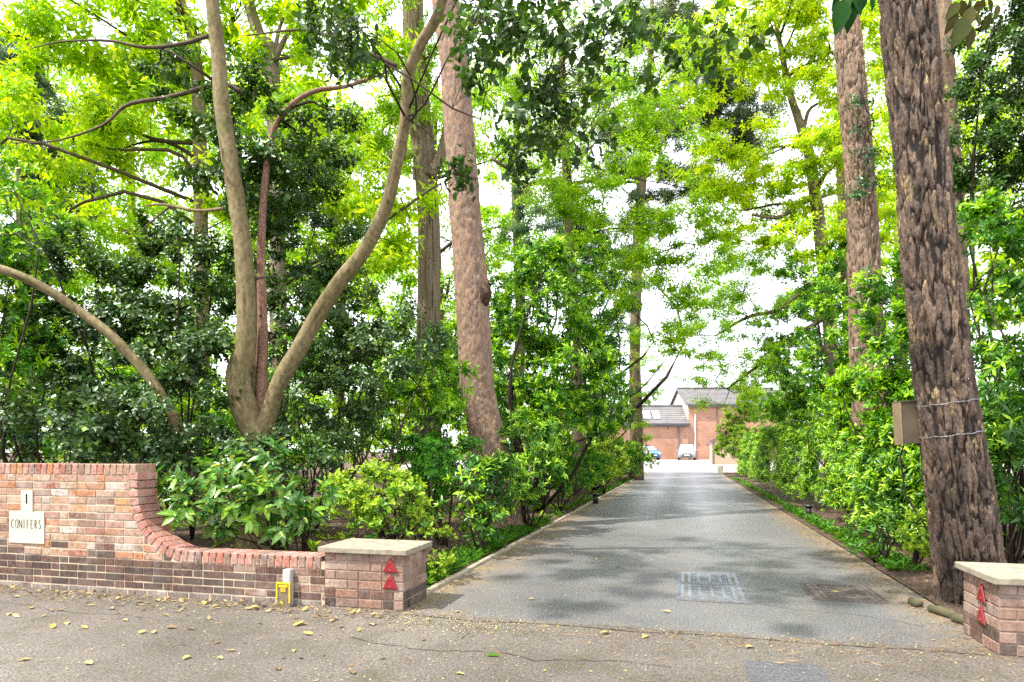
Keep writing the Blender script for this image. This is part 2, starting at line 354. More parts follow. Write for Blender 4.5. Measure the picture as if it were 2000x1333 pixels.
# concrete edging along both sides
kb = bpy.data.objects.new('kerb', None); COL.objects.link(kb); kb['kind'] = 'structure'
for side, X in ((-1, -2.325),):
    Y = 5.6
    while Y < 40:
        L = .91; o = MB().box((0, 0, 0), (.055, L - .012, .11)).build('kerb_stone', M_KERB, kb)
        o.location = (X + random.uniform(-.004, .004), Y + L/2, gz(Y) - .022 + random.uniform(-.004, .004)); o.rotation_euler = (random.uniform(-.004, .004), 0, random.uniform(-.004, .004))
        bevel(o, .008, 1); Y += L

# ------------------------------------------------------------------ bricks
def brick_mesh(L, H, D, name, mat, c=.004):
    me = mesh([(-L/2,0,-H/2),(L/2,0,-H/2),(L/2,0,H/2),(-L/2,0,H/2),
               (-L/2,-D+c,-H/2),(L/2,-D+c,-H/2),(L/2,-D+c,H/2),(-L/2,-D+c,H/2),
               (-L/2+c,-D,-H/2+c),(L/2-c,-D,-H/2+c),(L/2-c,-D,H/2-c),(-L/2+c,-D,H/2-c)],
              [(3,2,1,0),(0,1,5,4),(1,2,6,5),(2,3,7,6),(3,0,4,7),(4,5,9,8),(5,6,10,9),(6,7,11,10),(7,4,8,11),(8,9,10,11)], name)
    me.materials.append(mat); return me
_bm = {}
def brick(parent, x, y, z, L, mat, face=0, H=.0635, D=.03, tilt=0, name='brick'):
    key = (round(L, 3), round(H, 3), round(D, 3), mat.name)
    if key not in _bm: _bm[key] = brick_mesh(L, H, D, name, mat)
    o = bpy.data.objects.new(name, _bm[key]); COL.objects.link(o); o.parent = parent
    o.location = (x, y, z); o.rotation_euler = (random.gauss(0, .006), tilt + random.gauss(0, .006), face); return o
CH = .068                                       # course height
ZF, XE, XP = .97, -4.89, -2.965                 # curve start height, wall end, pier
WX0 = -8.0; YW = 5.08
def top_at(x):                                   # underside of the coping over x (front face)
    if x <= XE: return 1.10
    if x >= XE + .55: return .42 - .10
    t = x - (XE + .55); r = .65
    return ZF - math.sqrt(max(0, r*r - t*t)) if abs(t) < r else 1.10
wall = thing('brick_garden_wall', (0, 0, 0), 'red brick garden wall sweeping down in a curve beside the drive, name plates on it', 'wall')
core = MB()                                      # mortar body behind the brick faces
xs = [WX0, XE - .1, XE - .085] + [XE - .05 + .05 * i for i in range(0, 13)] + [XP + .01]
prof = [(WX0, -.08)] + [(XP + .01, -.08), (XP + .01, .38)] + [(XE + .55 + .0, .38)]
for k in range(1, 13):
    a = math.pi/2 * k/12; prof.append((XE + .55 - .59*math.sin(a), ZF - .59*math.cos(a)))
prof += [(XE - .04, 1.16), (WX0, 1.16)]
core.prism([(x, YW + .0025, z) for x, z in prof][::-1], (0, .222, 0))
core.build('mortar', M_MORTAR, wall)
z = -.02; row = 0
while z < 1.05:
    CH = .068 if row < 5 else .0709
    zc = z + CH/2; x = WX0 - (.05 if row % 2 else .16); k = row
    while x < XP - .03:
        L = (.205 if (k + row) % 3 else .0975) if row > 0 else .215
        x1 = x + L + .010
        xl = x; xr = x + L
        # clip against the curve / pier
        lim = XP
        for q in range(60):
            xx = xl + .01 * q
            if top_at(xx) < zc - .008 and xx > XE - .12: lim = min(lim, xx - .006); break
        if zc + CH/2 - .012 > .335: lim = min(lim, XE - .085 if zc > ZF - .05 else lim)
        xr = min(xr, lim)
        if xr - xl > .03 and xr > WX0:
            xl = max(xl, WX0)
            mat = M_BASE if row == 0 else (M_BRICKD if row <= 4 else M_BRICK)
            if 1 <= row <= 4 and xl > -3.9 and random.random() < .6: mat = M_BRICKM
            if row in (5, 6) and random.random() < .35: mat = M_BRICKD
            brick(wall, (xl+xr)/2, YW + .03, zc + (random.uniform(-.004, .004) if row == 0 else 0), round(xr - xl, 2), mat, H=CH - .010, D=.030 + random.choice((0, .002, .004)))
        x = x1; k += 1
    z += CH; row += 1
def cop(x, z, tilt, mat=M_BRICKC, H=.10):        # a coping brick lies right across the wall
    key = ('cop', mat.name, H)
    if key not in _bm:
        me = brick_mesh(.0645, H, .238, 'coping_brick', mat, .005); _bm[key] = me
    o = bpy.data.objects.new('coping_brick', _bm[key]); COL.objects.link(o); o.parent = wall
    o.location = (x, YW + .233, z); o.rotation_euler = (0, tilt, 0)
x = XE - .05
while x > WX0: cop(x, 1.15 + random.uniform(-.001, .001), 0, M_BRICK if random.random() < .65 else M_BRICKC); x -= .0745
zz = 1.06
for zz in (1.06, .99): pass
s = 0
for zz in (1.1635, 1.089, 1.0145): cop(XE - .05, zz - .0, math.pi/2, M_BRICKC) if zz < 1.13 else None
na = 12
for k in range(na):
    a = (k + .5) / na * math.pi/2; r = .60
    cop(XE + .55 - r*math.cos(a), ZF - r*math.sin(a), math.pi/2 - a, M_BRICKC)
x = XE + .55 + .037
while x < XP - .02: cop(x, .37, 0, M_BRICKC if random.random() < .6 else M_BRICKM); x += .0745
# plates with their lettering
def strokes(parent, chars, x0, zb, h, wd, y, pitch, th=.0034):
    def arc(cx, cz, rx, rz, a0, a1, n=10): return [(cx + rx*math.cos(math.radians(a0+(a1-a0)*i/n)), cz + rz*math.sin(math.radians(a0+(a1-a0)*i/n))) for i in range(n+1)]
    A = {'C': [arc(.55, .5, .5, .5, 50, 310)], 'O': [arc(.5, .5, .5, .5, 0, 360, 16)], 'N': [[(0, 0), (0, 1)], [(0, 1), (1, 0)], [(1, 0), (1, 1)]],
         'I': [[(.5, 0), (.5, 1)], [(.38, 0), (.62, 0)], [(.38, 1), (.62, 1)]], 'F': [[(.1, 0), (.1, 1)], [(.1, 1), (.85, 1)], [(.1, .53), (.7, .53)], [(0, 0), (.25, 0)]],
         'E': [[(.1, 0), (.1, 1)], [(.1, 1), (.85, 1)], [(.1, .53), (.7, .53)], [(.1, 0), (.9, 0)]],
         'R': [[(.1, 0), (.1, 1)], [(.1, 1), (.45, 1)] + arc(.45, .77, .38, .23, 90, -90, 6) + [(.1, .54)], [(.4, .54), (.95, 0)]],
         'S': [arc(.5, .76, .36, .24, 40, 270, 7) + arc(.5, .26, .38, .26, 90, -140, 7)],
         '1': [[(.5, 0), (.5, 1)], [(.52, 0), (.52, 1)], [(.38, .88), (.5, 1)], [(.36, 0), (.68, 0)]]}
    for i, ch in enumerate(chars):
        m = MB()
        for st in A[ch]:
            pts = [Vector((x0 + i*pitch + q[0]*wd*(1.05 if ch in 'CON' else .8), y, zb + q[1]*h)) for q in st]
            for a, b in zip(pts[:-1], pts[1:]):
                d = (b - a).normalized(); n = Vector((-d.z, 0, d.x)) * (th/2 * (1.5 if abs(d.z) > .8 and ch != 'O' else 1)); e = d*th*.3
                m.prism([a - n - e, b - n + e, b + n + e, a + n - e], (0, -.0015, 0))
        o = m.build('letter', M_LETTER, parent)
def on_wall(px, py):                             # pixel -> x, z on the wall face
    a = (px - 1000)/F; yc = YW/(CT + a*ST); return yc*(a*CT - ST), EYE + (HZ - py)/F*yc
xa, za = on_wall(20, 1060); xb, zb_ = on_wall(88, 1001)
pl = thing('name_plate', ((xa+xb)/2, YW, (za+zb_)/2), 'square cream stone plate lettered CONIFERS on the brick wall', 'sign')
o = MB().box((0, -.006, 0), (xb-xa, .012, zb_-za)).build('plate', M_PLATE, pl); bevel(o, .003, 2)
wdt = xb - xa; strokes(pl, 'CONIFERS', -wdt/2 + .030, -.005, .082, .033, -.0135, (wdt - .045)/8)
xa, za = on_wall(43, 1000); xb, zb_ = on_wall(65.5, 958)
pn = thing('number_plate', ((xa+xb)/2, YW, (za+zb_)/2), 'narrow cream stone plate with the number 1, above the lettered plate', 'sign')
o = MB().box((0, -.006, 0), (xb-xa, .012, zb_-za)).build('plate', M_PLATE, pn); bevel(o, .003, 2)
strokes(pn, '1', -.014, -.02, .085, .035, -.0135, .1, .009)

def pier(x0, x1, y0, y1, label):
    t = thing('gate_pier', ((x0+x1)/2, (y0+y1)/2, 0), label, 'pier', 'low brick gate piers either side of the drive')
    wx, wy = x1-x0, y1-y0; ch = .0775
    MB().box((0, 0, .19), (wx-.012, wy-.012, .56)).build('mortar', plain('pier_mortar', (.27, .20, .15), .95, var=.25, scale=9, bmp=.4) if 'pier_mortar' not in bpy.data.materials else bpy.data.materials['pier_mortar'], t)
    for r in range(-1, 6):
        zc = ch*r + ch/2 + .006
        for face, Lw, half in ((0, wx, wy/2), (math.pi/2, wy, wx/2), (math.pi, wx, wy/2), (-math.pi/2, wy, wx/2)):
            offs = -Lw/2; k = r; first = True
            while offs < Lw/2 - .02:
                L = .215 if (k % 3) else .1025
                if first and r % 2: L = .1025
                first = False
                L2 = min(L, Lw/2 - offs)
                if Lw/2 - (offs + L2) < .05: L2 = Lw/2 - offs
                if L2 > .02:
                    cx, cy = offs + L2/2, -half + .03
                    R = Matrix.Rotation(face, 3, 'Z') @ Vector((cx, cy, zc))
                    mt = M_BASE if r < 0 else (M_BRICKM if r > 1 or random.random() < .5 else M_BRICKD)
                    brick(t, R.x, R.y, R.z, round(L2 - .008, 3), mt, face, H=ch - .010, D=.030 + random.choice((0, .0015, .003)))
                offs += L2 ; k += 1
    c = MB().box((0, 0, .49), (wx + .085, wy + .085, .048)).build('coping_slab', M_CAP, t); bevel(c, .007, 2)
    return t
pier(XP, -2.24, YW - .006, 5.575, 'low brick pier at the end of the curved wall, flat concrete cap, two red triangles')
pier(1.955, 2.70, 4.93, 5.50, 'low brick pier in front of the big pine, flat concrete cap, right of the drive')
def reflector(loc, rz, lab):
    t = thing('triangle_reflector', loc, lab, 'reflector', 'red triangular reflectors on the piers', rz)
    s = .142; h = s*.87
    def tri(k, y, d): return MB().prism([(-s/2*k, y, -h*.36*k), (s/2*k, y, -h*.36*k), (s*.05*k, y, h*.64*k), (-s*.05*k, y, h*.64*k)], (0, d, 0))
    bevel(tri(1, 0, -.008).build('rim', M_REDRIM, t), .003, 2); bevel(tri(.86, -.0075, -.004).build('lens', M_RED, t), .002, 1)
    for zz in (.045, -.02): MB().tube([(0, -.010, zz), (0, -.0145, zz)], [.0045, .0045], 8).build('screw', M_SCREW, t)
xr_ = on_wall(764, 1112)[0]
for k, (zz, lab) in enumerate(((.362, 'clean red triangle reflector, upper one on the pier beside the curved wall'), (.225, 'dull red triangle reflector, lower one on the pier beside the curved wall'))):
    reflector((xr_, YW - .012, zz), 0, lab)
for zz, lab in ((.345, 'upper red triangle reflector on the pier in front of the big pine'), (.20, 'lower red triangle reflector on the pier in front of the big pine')):
    reflector((1.948, 5.17, zz), -math.pi/2, lab)
# marker post and yellow plate at the wall foot
xa = -3.2943
mp = thing('marker_post', (xa, YW - .05, 0), 'short grey concrete post at the foot of the low wall behind the yellow plate', 'post')
bevel(MB().box((0, .012, .145), (.075, .055, .33)).build('post', M_POST, mp), .006)
hp = thing('hydrant_plate', (-3.2945, YW - .10, 0), 'grimy yellow edged marker plate leaning against the low brick wall', 'sign')
bevel(MB().box((0, 0, .095), (.135, .016, .23)).build('plate', M_GRIME, hp), .008, 2)
fr = MB(); fr.box((0, -.011, .203), (.135, .008, .016)); fr.box((-.061, -.011, .135), (.012, .008, .118)); fr.box((.061, -.011, .115), (.012, .008, .158)); fr.box((0, -.0105, .178), (.085, .006, .018))
fr.build('yellow_border', M_YEL, hp)
MB().box((0, -.0105, .146), (.048, .006, .036)).build('number_panel', plain('faded_orange', (.5, .27, .02), .7, var=.3, scale=60), hp)
MB().prism([(-.03, -.009, .045), (-.022, -.009, .05), (-.008, -.009, .038), (-.005, -.009, .045), (.0, -.009, .043), (-.004, -.009, .02), (-.01, -.009, .022), (-.012, -.009, .03)][::-1], (0, -.003, 0)).build('paint_fleck', M_YEL, hp)

# ------------------------------------------------------------------ manhole covers
def manhole(name, x0, y0, wx, wy, m1, m2, label, studs=True):
    t = thing(name, (x0, y0, .004), label, 'manhole cover')
    MB().box((wx/2, wy/2, 0), (wx, wy, .004)).build('frame', m2, t)
    for hhalf in (0, 1):
        y_ = .02 + hhalf*(wy-.03)/2; hh = (wy-.05)/2
        pn = MB().box((wx/2, y_ + hh/2, .004), (wx - .04, hh, .006)).build('cover_plate', m2, t)
        r = MB()
        for fx in (.09, .19, .80, .90): r.box((wx*fx, y_+hh/2, .0105), (wx*.055, hh*.86, .007))
        for fy in (.12, .5, .88): r.box((wx*.5, y_+hh*fy, .0100), (wx*.50, hh*.05, .006))
        for fx in (.33, .5, .66): r.box((wx*fx, y_+hh*.5, .0095), (wx*.05, hh*.6, .005))
        for i in range(14):
            for fx in (.04, .255, .74, .965):
                r.box((wx*fx, y_ + hh*(i+.5)/14, .0098), (wx*.035, hh*.03, .0055))
        for i in range(9):
            for fy in (.03, .22, .40, .62, .78, .97): r.box((wx*(.29 + .42*i/8), y_ + hh*fy, .0096), (wx*.022, hh*.028, .0052))
        r.build('tread_pattern', m1, pn)
manhole('manhole_cover', -.08, 6.08, .645, 1.43, M_IRON, M_IRONG, 'shiny worn metal double manhole cover in the middle of the drive')
manhole('manhole_cover', 1.10, 6.40, .62, .74, M_RUST, plain('dirty_iron', (.10, .085, .07), .9, var=.3), 'dull brown manhole cover at the right edge of the drive')

# ------------------------------------------------------------------ leaves
def unit(a): return a / np.maximum(np.linalg.norm(a, axis=1, keepdims=True), 1e-9)
def rosettes(SP, SD, k, L, r, spread=1.05, along=.5, droop=.15, upb=.35, jit=.25, inner=.7):
    """k leaves round the end of each shoot -> P, D, N, L, phase"""
    n = len(SP); rep = np.repeat(np.arange(n), k); j = np.tile(np.arange(k), n)
    sd = SD[rep]; h = unit(np.cross(sd, r.normal(size=(n, 3))[rep] * .2 + np.array([.3, .5, .8])))
    v = np.cross(sd, h)
    az = j * 2.399 + np.repeat(r.uniform(0, 6.28, n), k) + r.normal(0, jit, n*k)
    pol = spread * (1 - (1-inner) * j / max(1, k-1)) + r.normal(0, jit*.6, n*k)
    D = sd*np.cos(pol)[:, None] + (h*np.cos(az)[:, None] + v*np.sin(az)[:, None]) * np.sin(pol)[:, None]
    D[:, 2] -= droop + r.normal(0, .1, n*k); D = unit(D)
    ll = L * r.uniform(.5, 1.35, n*k) * (1 - .25*j/k)
    P = SP[rep] + sd * (along*L * (j/k - .8))[:, None] + r.normal(0, L*.06, (n*k, 3))
    N = sd + np.array([0, 0, upb]) + r.normal(0, jit*.8, (n*k, 3)); N = N - D*np.sum(N*D, axis=1)[:, None]
    return P, D, unit(N), ll, rep, j/k
SH = {'dia': 0, 'hex': 1}
def leaves_mesh(P, D, N, L, Wd, tint, shape, name, fold=.25, curl=.18):
    S = np.cross(D, N); n = len(P); l = L[:, None]; wv = Wd[:, None] * .5
    if shape == 'dia':
        V = np.stack([P, P + D*l*.45 - S*wv + N*wv*fold, P + D*l - N*l*curl, P + D*l*.45 + S*wv + N*wv*fold], 1)
        idx = np.array([0, 1, 2, 0, 2, 3]); cnt = [3, 3]; nv = 4
    else:
        V = np.stack([P, P + D*l*.3 - S*wv*.9 + N*wv*fold, P + D*l*.72 - S*wv*.82 + N*(wv*fold - l*curl*.4), P + D*l - N*l*curl,
                      P + D*l*.72 + S*wv*.82 + N*(wv*fold - l*curl*.4), P + D*l*.3 + S*wv*.9 + N*wv*fold], 1)
        idx = np.array([0, 1, 2, 3, 0, 3, 4, 5]); cnt = [4, 4]; nv = 6
    loops = (np.arange(n)[:, None]*nv + idx[None]).ravel()
    return np_mesh(V.reshape(-1, 3), loops, np.tile(cnt, n), name, np.repeat(tint, nv))
_ul = {}
def unit_leaf(mat, q, ratio, curl=.18, fold=.22):
    key = (mat.name, q, round(ratio, 2))
    if key in _ul: return _ul[key]
    st = [0, .12, .32, .55, .78, 1]; wd = [0.04, .62, .98, .9, .52, .0]
    V = []; Fc = []
    for s, w_ in zip(st, wd):
        zc = -curl*s*s
        V += [(s, -w_*.5, zc + fold*w_*.5*ratio), (s, 0, zc), (s, w_*.5, zc + fold*w_*.5*ratio)]
    for i in range(5):
        a = 3*i; Fc += [(a, a+1, a+4, a+3), (a+1, a+2, a+5, a+4)]
    me = mesh(V, Fc, 'leaf', True); at = me.attributes.new('tint', 'FLOAT', 'POINT')
    at.data.foreach_set('value', [(q + .5)/6] * len(V)); me.materials.append(mat); _ul[key] = me; return me
def put_leaves(root, base, mat, P, D, N, L, ratio, tint, shape='hex', nparts=0, name='foliage', partname='leaf', fold=.25, curl=.18):
    n = len(P); used = np.zeros(n, bool)
    if nparts:
        px, py, dep = proj(P)
        vis = (px > -20) & (px < 2020) & (py > -20) & (py < 1353) & (dep > .3)
        score = np.where(vis, L/np.maximum(dep, .3), 0); view = np.array([0, 0, EYE]) - P; view = unit(view)
        score = score * (.4 + np.abs(np.sum(view*N, axis=1)))
        # nearer leaves of the same plant show first
        q = dep - np.percentile(dep[vis], 20) if vis.any() else dep
        score = score * np.exp(-np.maximum(q, 0)*.9)
        idx = np.argsort(-score)[:min(nparts, int(vis.sum()))]; used[idx] = True
        S = np.cross(N, D)
        for i in idx:
            me = unit_leaf(mat, min(5, max(0, int(tint[i]*6))), ratio)
            o = bpy.data.objects.new(partname, me); COL.objects.link(o); o.parent = root
            d, s_, nn, l = D[i], S[i], N[i], L[i]
            o.matrix_basis = Matrix(((d[0]*l, s_[0]*l*ratio, nn[0]*l, P[i, 0]-base[0]), (d[1]*l, s_[1]*l*ratio, nn[1]*l, P[i, 1]-base[1]), (d[2]*l, s_[2]*l*ratio, nn[2]*l, P[i, 2]-base[2]), (0, 0, 0, 1)))
    k = ~used
    if k.any():
        me = leaves_mesh(P[k] - np.array(base), D[k], N[k], L[k], L[k]*ratio, tint[k], shape, name, fold, curl); me.materials.append(mat)
        o = link(name, me, root); o['kind'] = 'stuff'; return o

NL = [0]
def ell_clumps(e, n, r, shell=.5):
    """clump centres in an ellipsoid e = (px,py,depth,hw,hh,rd)"""
    px, py, d, hw, hh, rd = e
    c = np.array(W(px, py, d)); a = hw/F*d; b = hh/F*d
    u = unit(r.normal(size=(n, 3))); u[:, 1] = np.where((u[:, 1] > 0) & (r.random(n) < .45), -u[:, 1], u[:, 1])
    rr = shell + (1-shell) * r.random(n)**.6
    lump = 1 + .18*np.sin(u[:, 0]*5 + d) * np.sin(u[:, 2]*6 + px)
    loc = u * (rr*lump)[:, None] * np.array([a, rd, b])
    X = loc[:, 0]*CT - loc[:, 1]*ST; Y = loc[:, 0]*ST + loc[:, 1]*CT
    un = u / np.array([a, rd, b]); un = unit(un); OX = un[:, 0]*CT - un[:, 1]*ST; OY = un[:, 0]*ST + un[:, 1]*CT
    return c + np.stack([X, Y, loc[:, 2]], 1), np.stack([OX, OY, un[:, 2]], 1), rr, c, (a, b)
KIND = {  # leaf length m, width ratio, leaves per shoot, spread, droop, clump radius m, flatness, new-growth amount
 'holly': dict(al=3.2, m='holly', L=.062, R=.62, k=6, sp=1.15, dr=.15, cr=.26, fl=.6, new=.08),
 'cotoneaster': dict(al=3.0, m='holly_grey', L=.062, R=.66, k=6, sp=1.2, dr=.10, cr=.26, fl=.55, new=.07),
 'lime': dict(al=2.2, m='lime', L=.125, R=.42, k=6, sp=1.25, dr=.35, cr=.5, fl=.45, new=.5),
 'spring': dict(al=2.6, m='spring', L=.10, R=.42, k=6, sp=1.2, dr=.35, cr=.5, fl=.45, new=.4),
 'oak': dict(al=1.6, m='oak', L=.095, R=.55, k=6, sp=1.2, dr=.2, cr=.5, fl=.35, new=.5),
 'laurel': dict(m='laurel', L=.11, R=.36, k=7, sp=.95, dr=.08, cr=.32, fl=.8, new=.35),
 'rhodo': dict(m='rhodo', L=.10, R=.30, k=8, sp=1.1, dr=.08, cr=.25, fl=.8, new=.35),
 'privet': dict(al=.9, m='privet', L=.050, R=.6, k=6, sp=1.0, dr=.05, cr=.18, fl=.8, new=.6),
 'pieris': dict(m='pieris', L=.05, R=.34, k=9, sp=1.1, dr=.12, cr=.2, fl=.7, new=.4),
 'aucuba': dict(m='aucuba', L=.135, R=.40, k=7, sp=1.15, dr=.3, cr=.2, fl=.8, new=.3),
 'pine': dict(m='pine', L=.14, R=.07, k=16, sp=1.1, dr=.0, cr=.45, fl=.5, new=.3),
 'cedar': dict(m='cedar', L=.16, R=.09, k=14, sp=1.3, dr=.45, cr=.5, fl=.3, new=.3),
 'ivy': dict(al=2.5, m='ivy', L=.055, R=.6, k=5, sp=1.2, dr=.2, cr=.3, fl=.8, new=.12),
}
def clump_leaves(C0, OUT, nl, K, r, Ls=1.0, new_bias=0.0, hrel=None):
    """shoots spread through each clump, leaves round each shoot"""
    nc = len(C0); k = K['k']; ns = max(1, int(nl / max(1, nc) / k)); cr = K['cr'] * math.sqrt(Ls) if Ls > 1 else K['cr']
    rep = np.repeat(np.arange(nc), ns)
    o = unit(r.normal(size=(nc*ns, 3)) + OUT[rep]*.9 + np.array([0, 0, .35])); rad = r.random(nc*ns)**.5
    size = r.uniform(.6, 1.35, nc)[rep]
    sp = C0[rep] + o * (rad*cr*size)[:, None] * np.array([1, 1, K['fl']])
    sd = unit(o*.8 + OUT[rep]*.5 + r.normal(0, .25, (nc*ns, 3)) + np.array([0, 0, .25]))
    P, D, N, L, rp, ph = rosettes(sp, sd, k, K['L']*Ls, r, K['sp'], K.get('al', .6), K['dr'])
    tb = r.uniform(.15, .6, nc)[rep][rp] + r.normal(0, .08, len(P))          # each clump its own green
    newg = (rad[rp] > .6) & (r.random(len(sp))[rp] < K['new'] * (1.0 + new_bias))
    tb = np.where(newg, np.maximum(tb, .62 + .38*ph), tb) + .04*ph
    return P, D, N, L, np.clip(tb, 0, .999), sp
def path_to(a, b, sag=.0, n=6, wob=.08):
    a, b = Vector(a), Vector(b); L = (b-a).length; pts = []
    o = Vector((random.gauss(0, 1), random.gauss(0, 1), random.gauss(0, 1))) * L*wob; o2 = Vector((random.gauss(0, 1), random.gauss(0, 1), random.gauss(0, 1))) * L*wob*.5
    for i in range(n+1):
        t = i/n; pts.append(a.lerp(b, t) + o*math.sin(math.pi*t) + o2*math.sin(2*math.pi*t) + Vector((0, 0, sag*L*math.sin(math.pi*t))))
    return pts
def limbs(root, base, starts, C0, mat, r0, nmax=9, thin=.010, clump_r=.3, twigs=True, name='branch', sag=.08):
    """main limbs run from the trunk nodes to groups of clumps; twigs run on to every clump"""
    base = Vector(base); C0 = [Vector(c) for c in C0]; idx = list(range(len(C0))); random.shuffle(idx)
    heads = [C0[i] for i in idx[:nmax]]; paths = []
    for h in heads:
        s = min(starts, key=lambda q: (q[0]-h).length*random.uniform(.8, 1.5) + max(0, q[0].z - h.z + .2)*2.0)
        p = path_to(s[0], h, sag, 7, .13); rr = min(s[1]*.6, r0) * random.uniform(.7, 1)
        m = MB().tube([q-base for q in p], [rr*(1-.85*i/7) + thin*.4 for i in range(8)], 6, True, .06); paths.append((p, rr))
        m.build(name, mat, root, True)
    if twigs:
        m = MB(); nodes_ = [(q, i) for p, rr in paths for i, q in enumerate(p) if i > 1] or [(s[0], 0) for s in starts]
        for i in idx[:160]:
            c = C0[i]; q = min(nodes_, key=lambda k: (k[0]-c).length)[0]
            p = path_to(q, c, .04, 4, .1); th = thin*random.uniform(.6, 1.1)
            m.tube([x-base for x in p], [th*(1-.6*j/4) for j in range(5)], 4, False)
            for _ in range(3):
                e = c + Vector((random.gauss(0, 1), random.gauss(0, 1), random.gauss(0, .7)))*clump_r*.7
                m.tube([x-base for x in path_to(c, e, .02, 2, .1)], [th*.4, th*.3, th*.15], 3, False)
        o = m.build('twigs', mat, root, True); o['kind'] = 'stuff'
COV = 1.66
def grow(root, base, ells, kind, cover=3.0, Ls=1.0, clumps=None, nparts=0, shape='hex', starts=None, bmat=None, r0=.05, nlimb=6, new_bias=0, seed=1, shell=.45, thin=.008, partname='leaf', flip=None, sag=.08):
    r = np.random.default_rng(seed); K = KIND[kind]; allP = []
    CC = []
    for e in ells:
        d = e[2]; Lp = K['L']*Ls/d*F; la = max(Lp*Lp*K['R']*.5, 1.5)
        vis_hw = min(e[3], 1100); nl = int(cover * COV * (.45 if e[1] + e[4]*.4 < -40 or e[0] - e[3]*.3 > 2000 else 1) * math.pi*e[3]*e[4] / la)
        crp = K['cr']*max(1, Ls)**.5/d*F
        ncl = clumps or max(6, int(2.7 * e[3]*e[4]*math.pi / (crp*crp*2.0)))
        c0, outv, rr, cen, _ = ell_clumps(e, ncl, r, shell)
        keep = c0[:, 2] > gzn(c0[:, 1]) + .05; c0, outv = c0[keep], outv[keep]
        if not len(c0): continue
        allP.append(clump_leaves(c0, outv, nl, K, r, Ls, new_bias)); CC += list(c0)
    P, D, N, L, T = [np.concatenate([a[i] for a in allP]) for i in range(5)]
    ok = P[:, 2] > gzn(P[:, 1]) + .02; P, D, N, L, T = P[ok], D[ok], N[ok], L[ok], T[ok]
    NL[0] += len(P)
    if min(e[2] for e in ells) > 9.7: shape = 'dia'
    put_leaves(root, base, ML[K['m']], P, D, N, L, K['R'], T, shape, nparts, 'foliage', partname)
    if starts is not None: limbs(root, base, starts, CC, bmat or MB_DARK, r0, nlimb, thin, K['cr'], sag=sag)
    return CC
def shrub(name, label, cat, ells, kind, group=None, cover=3.2, base=None, nparts=0, seed=1, stems=6, shape='hex', Ls=1.0, new_bias=0, shell=.45, bmat=None, r0=.02):
    if base is None:
        e = max(ells, key=lambda e: e[3]*e[4]); p = W(e[0], e[1], e[2] + .1); base = (p.x, p.y, gz(p.y))
    t = thing(name, base, label, cat, group)
    st = [(Vector(base) + Vector((random.uniform(-.1, .1), random.uniform(-.1, .1), -.02)), r0*1.6)]
    grow(t, base, ells, kind, cover, Ls, None, nparts, shape, st, bmat or MB_DARK, r0, stems, new_bias, seed, shell, .006)
    return t

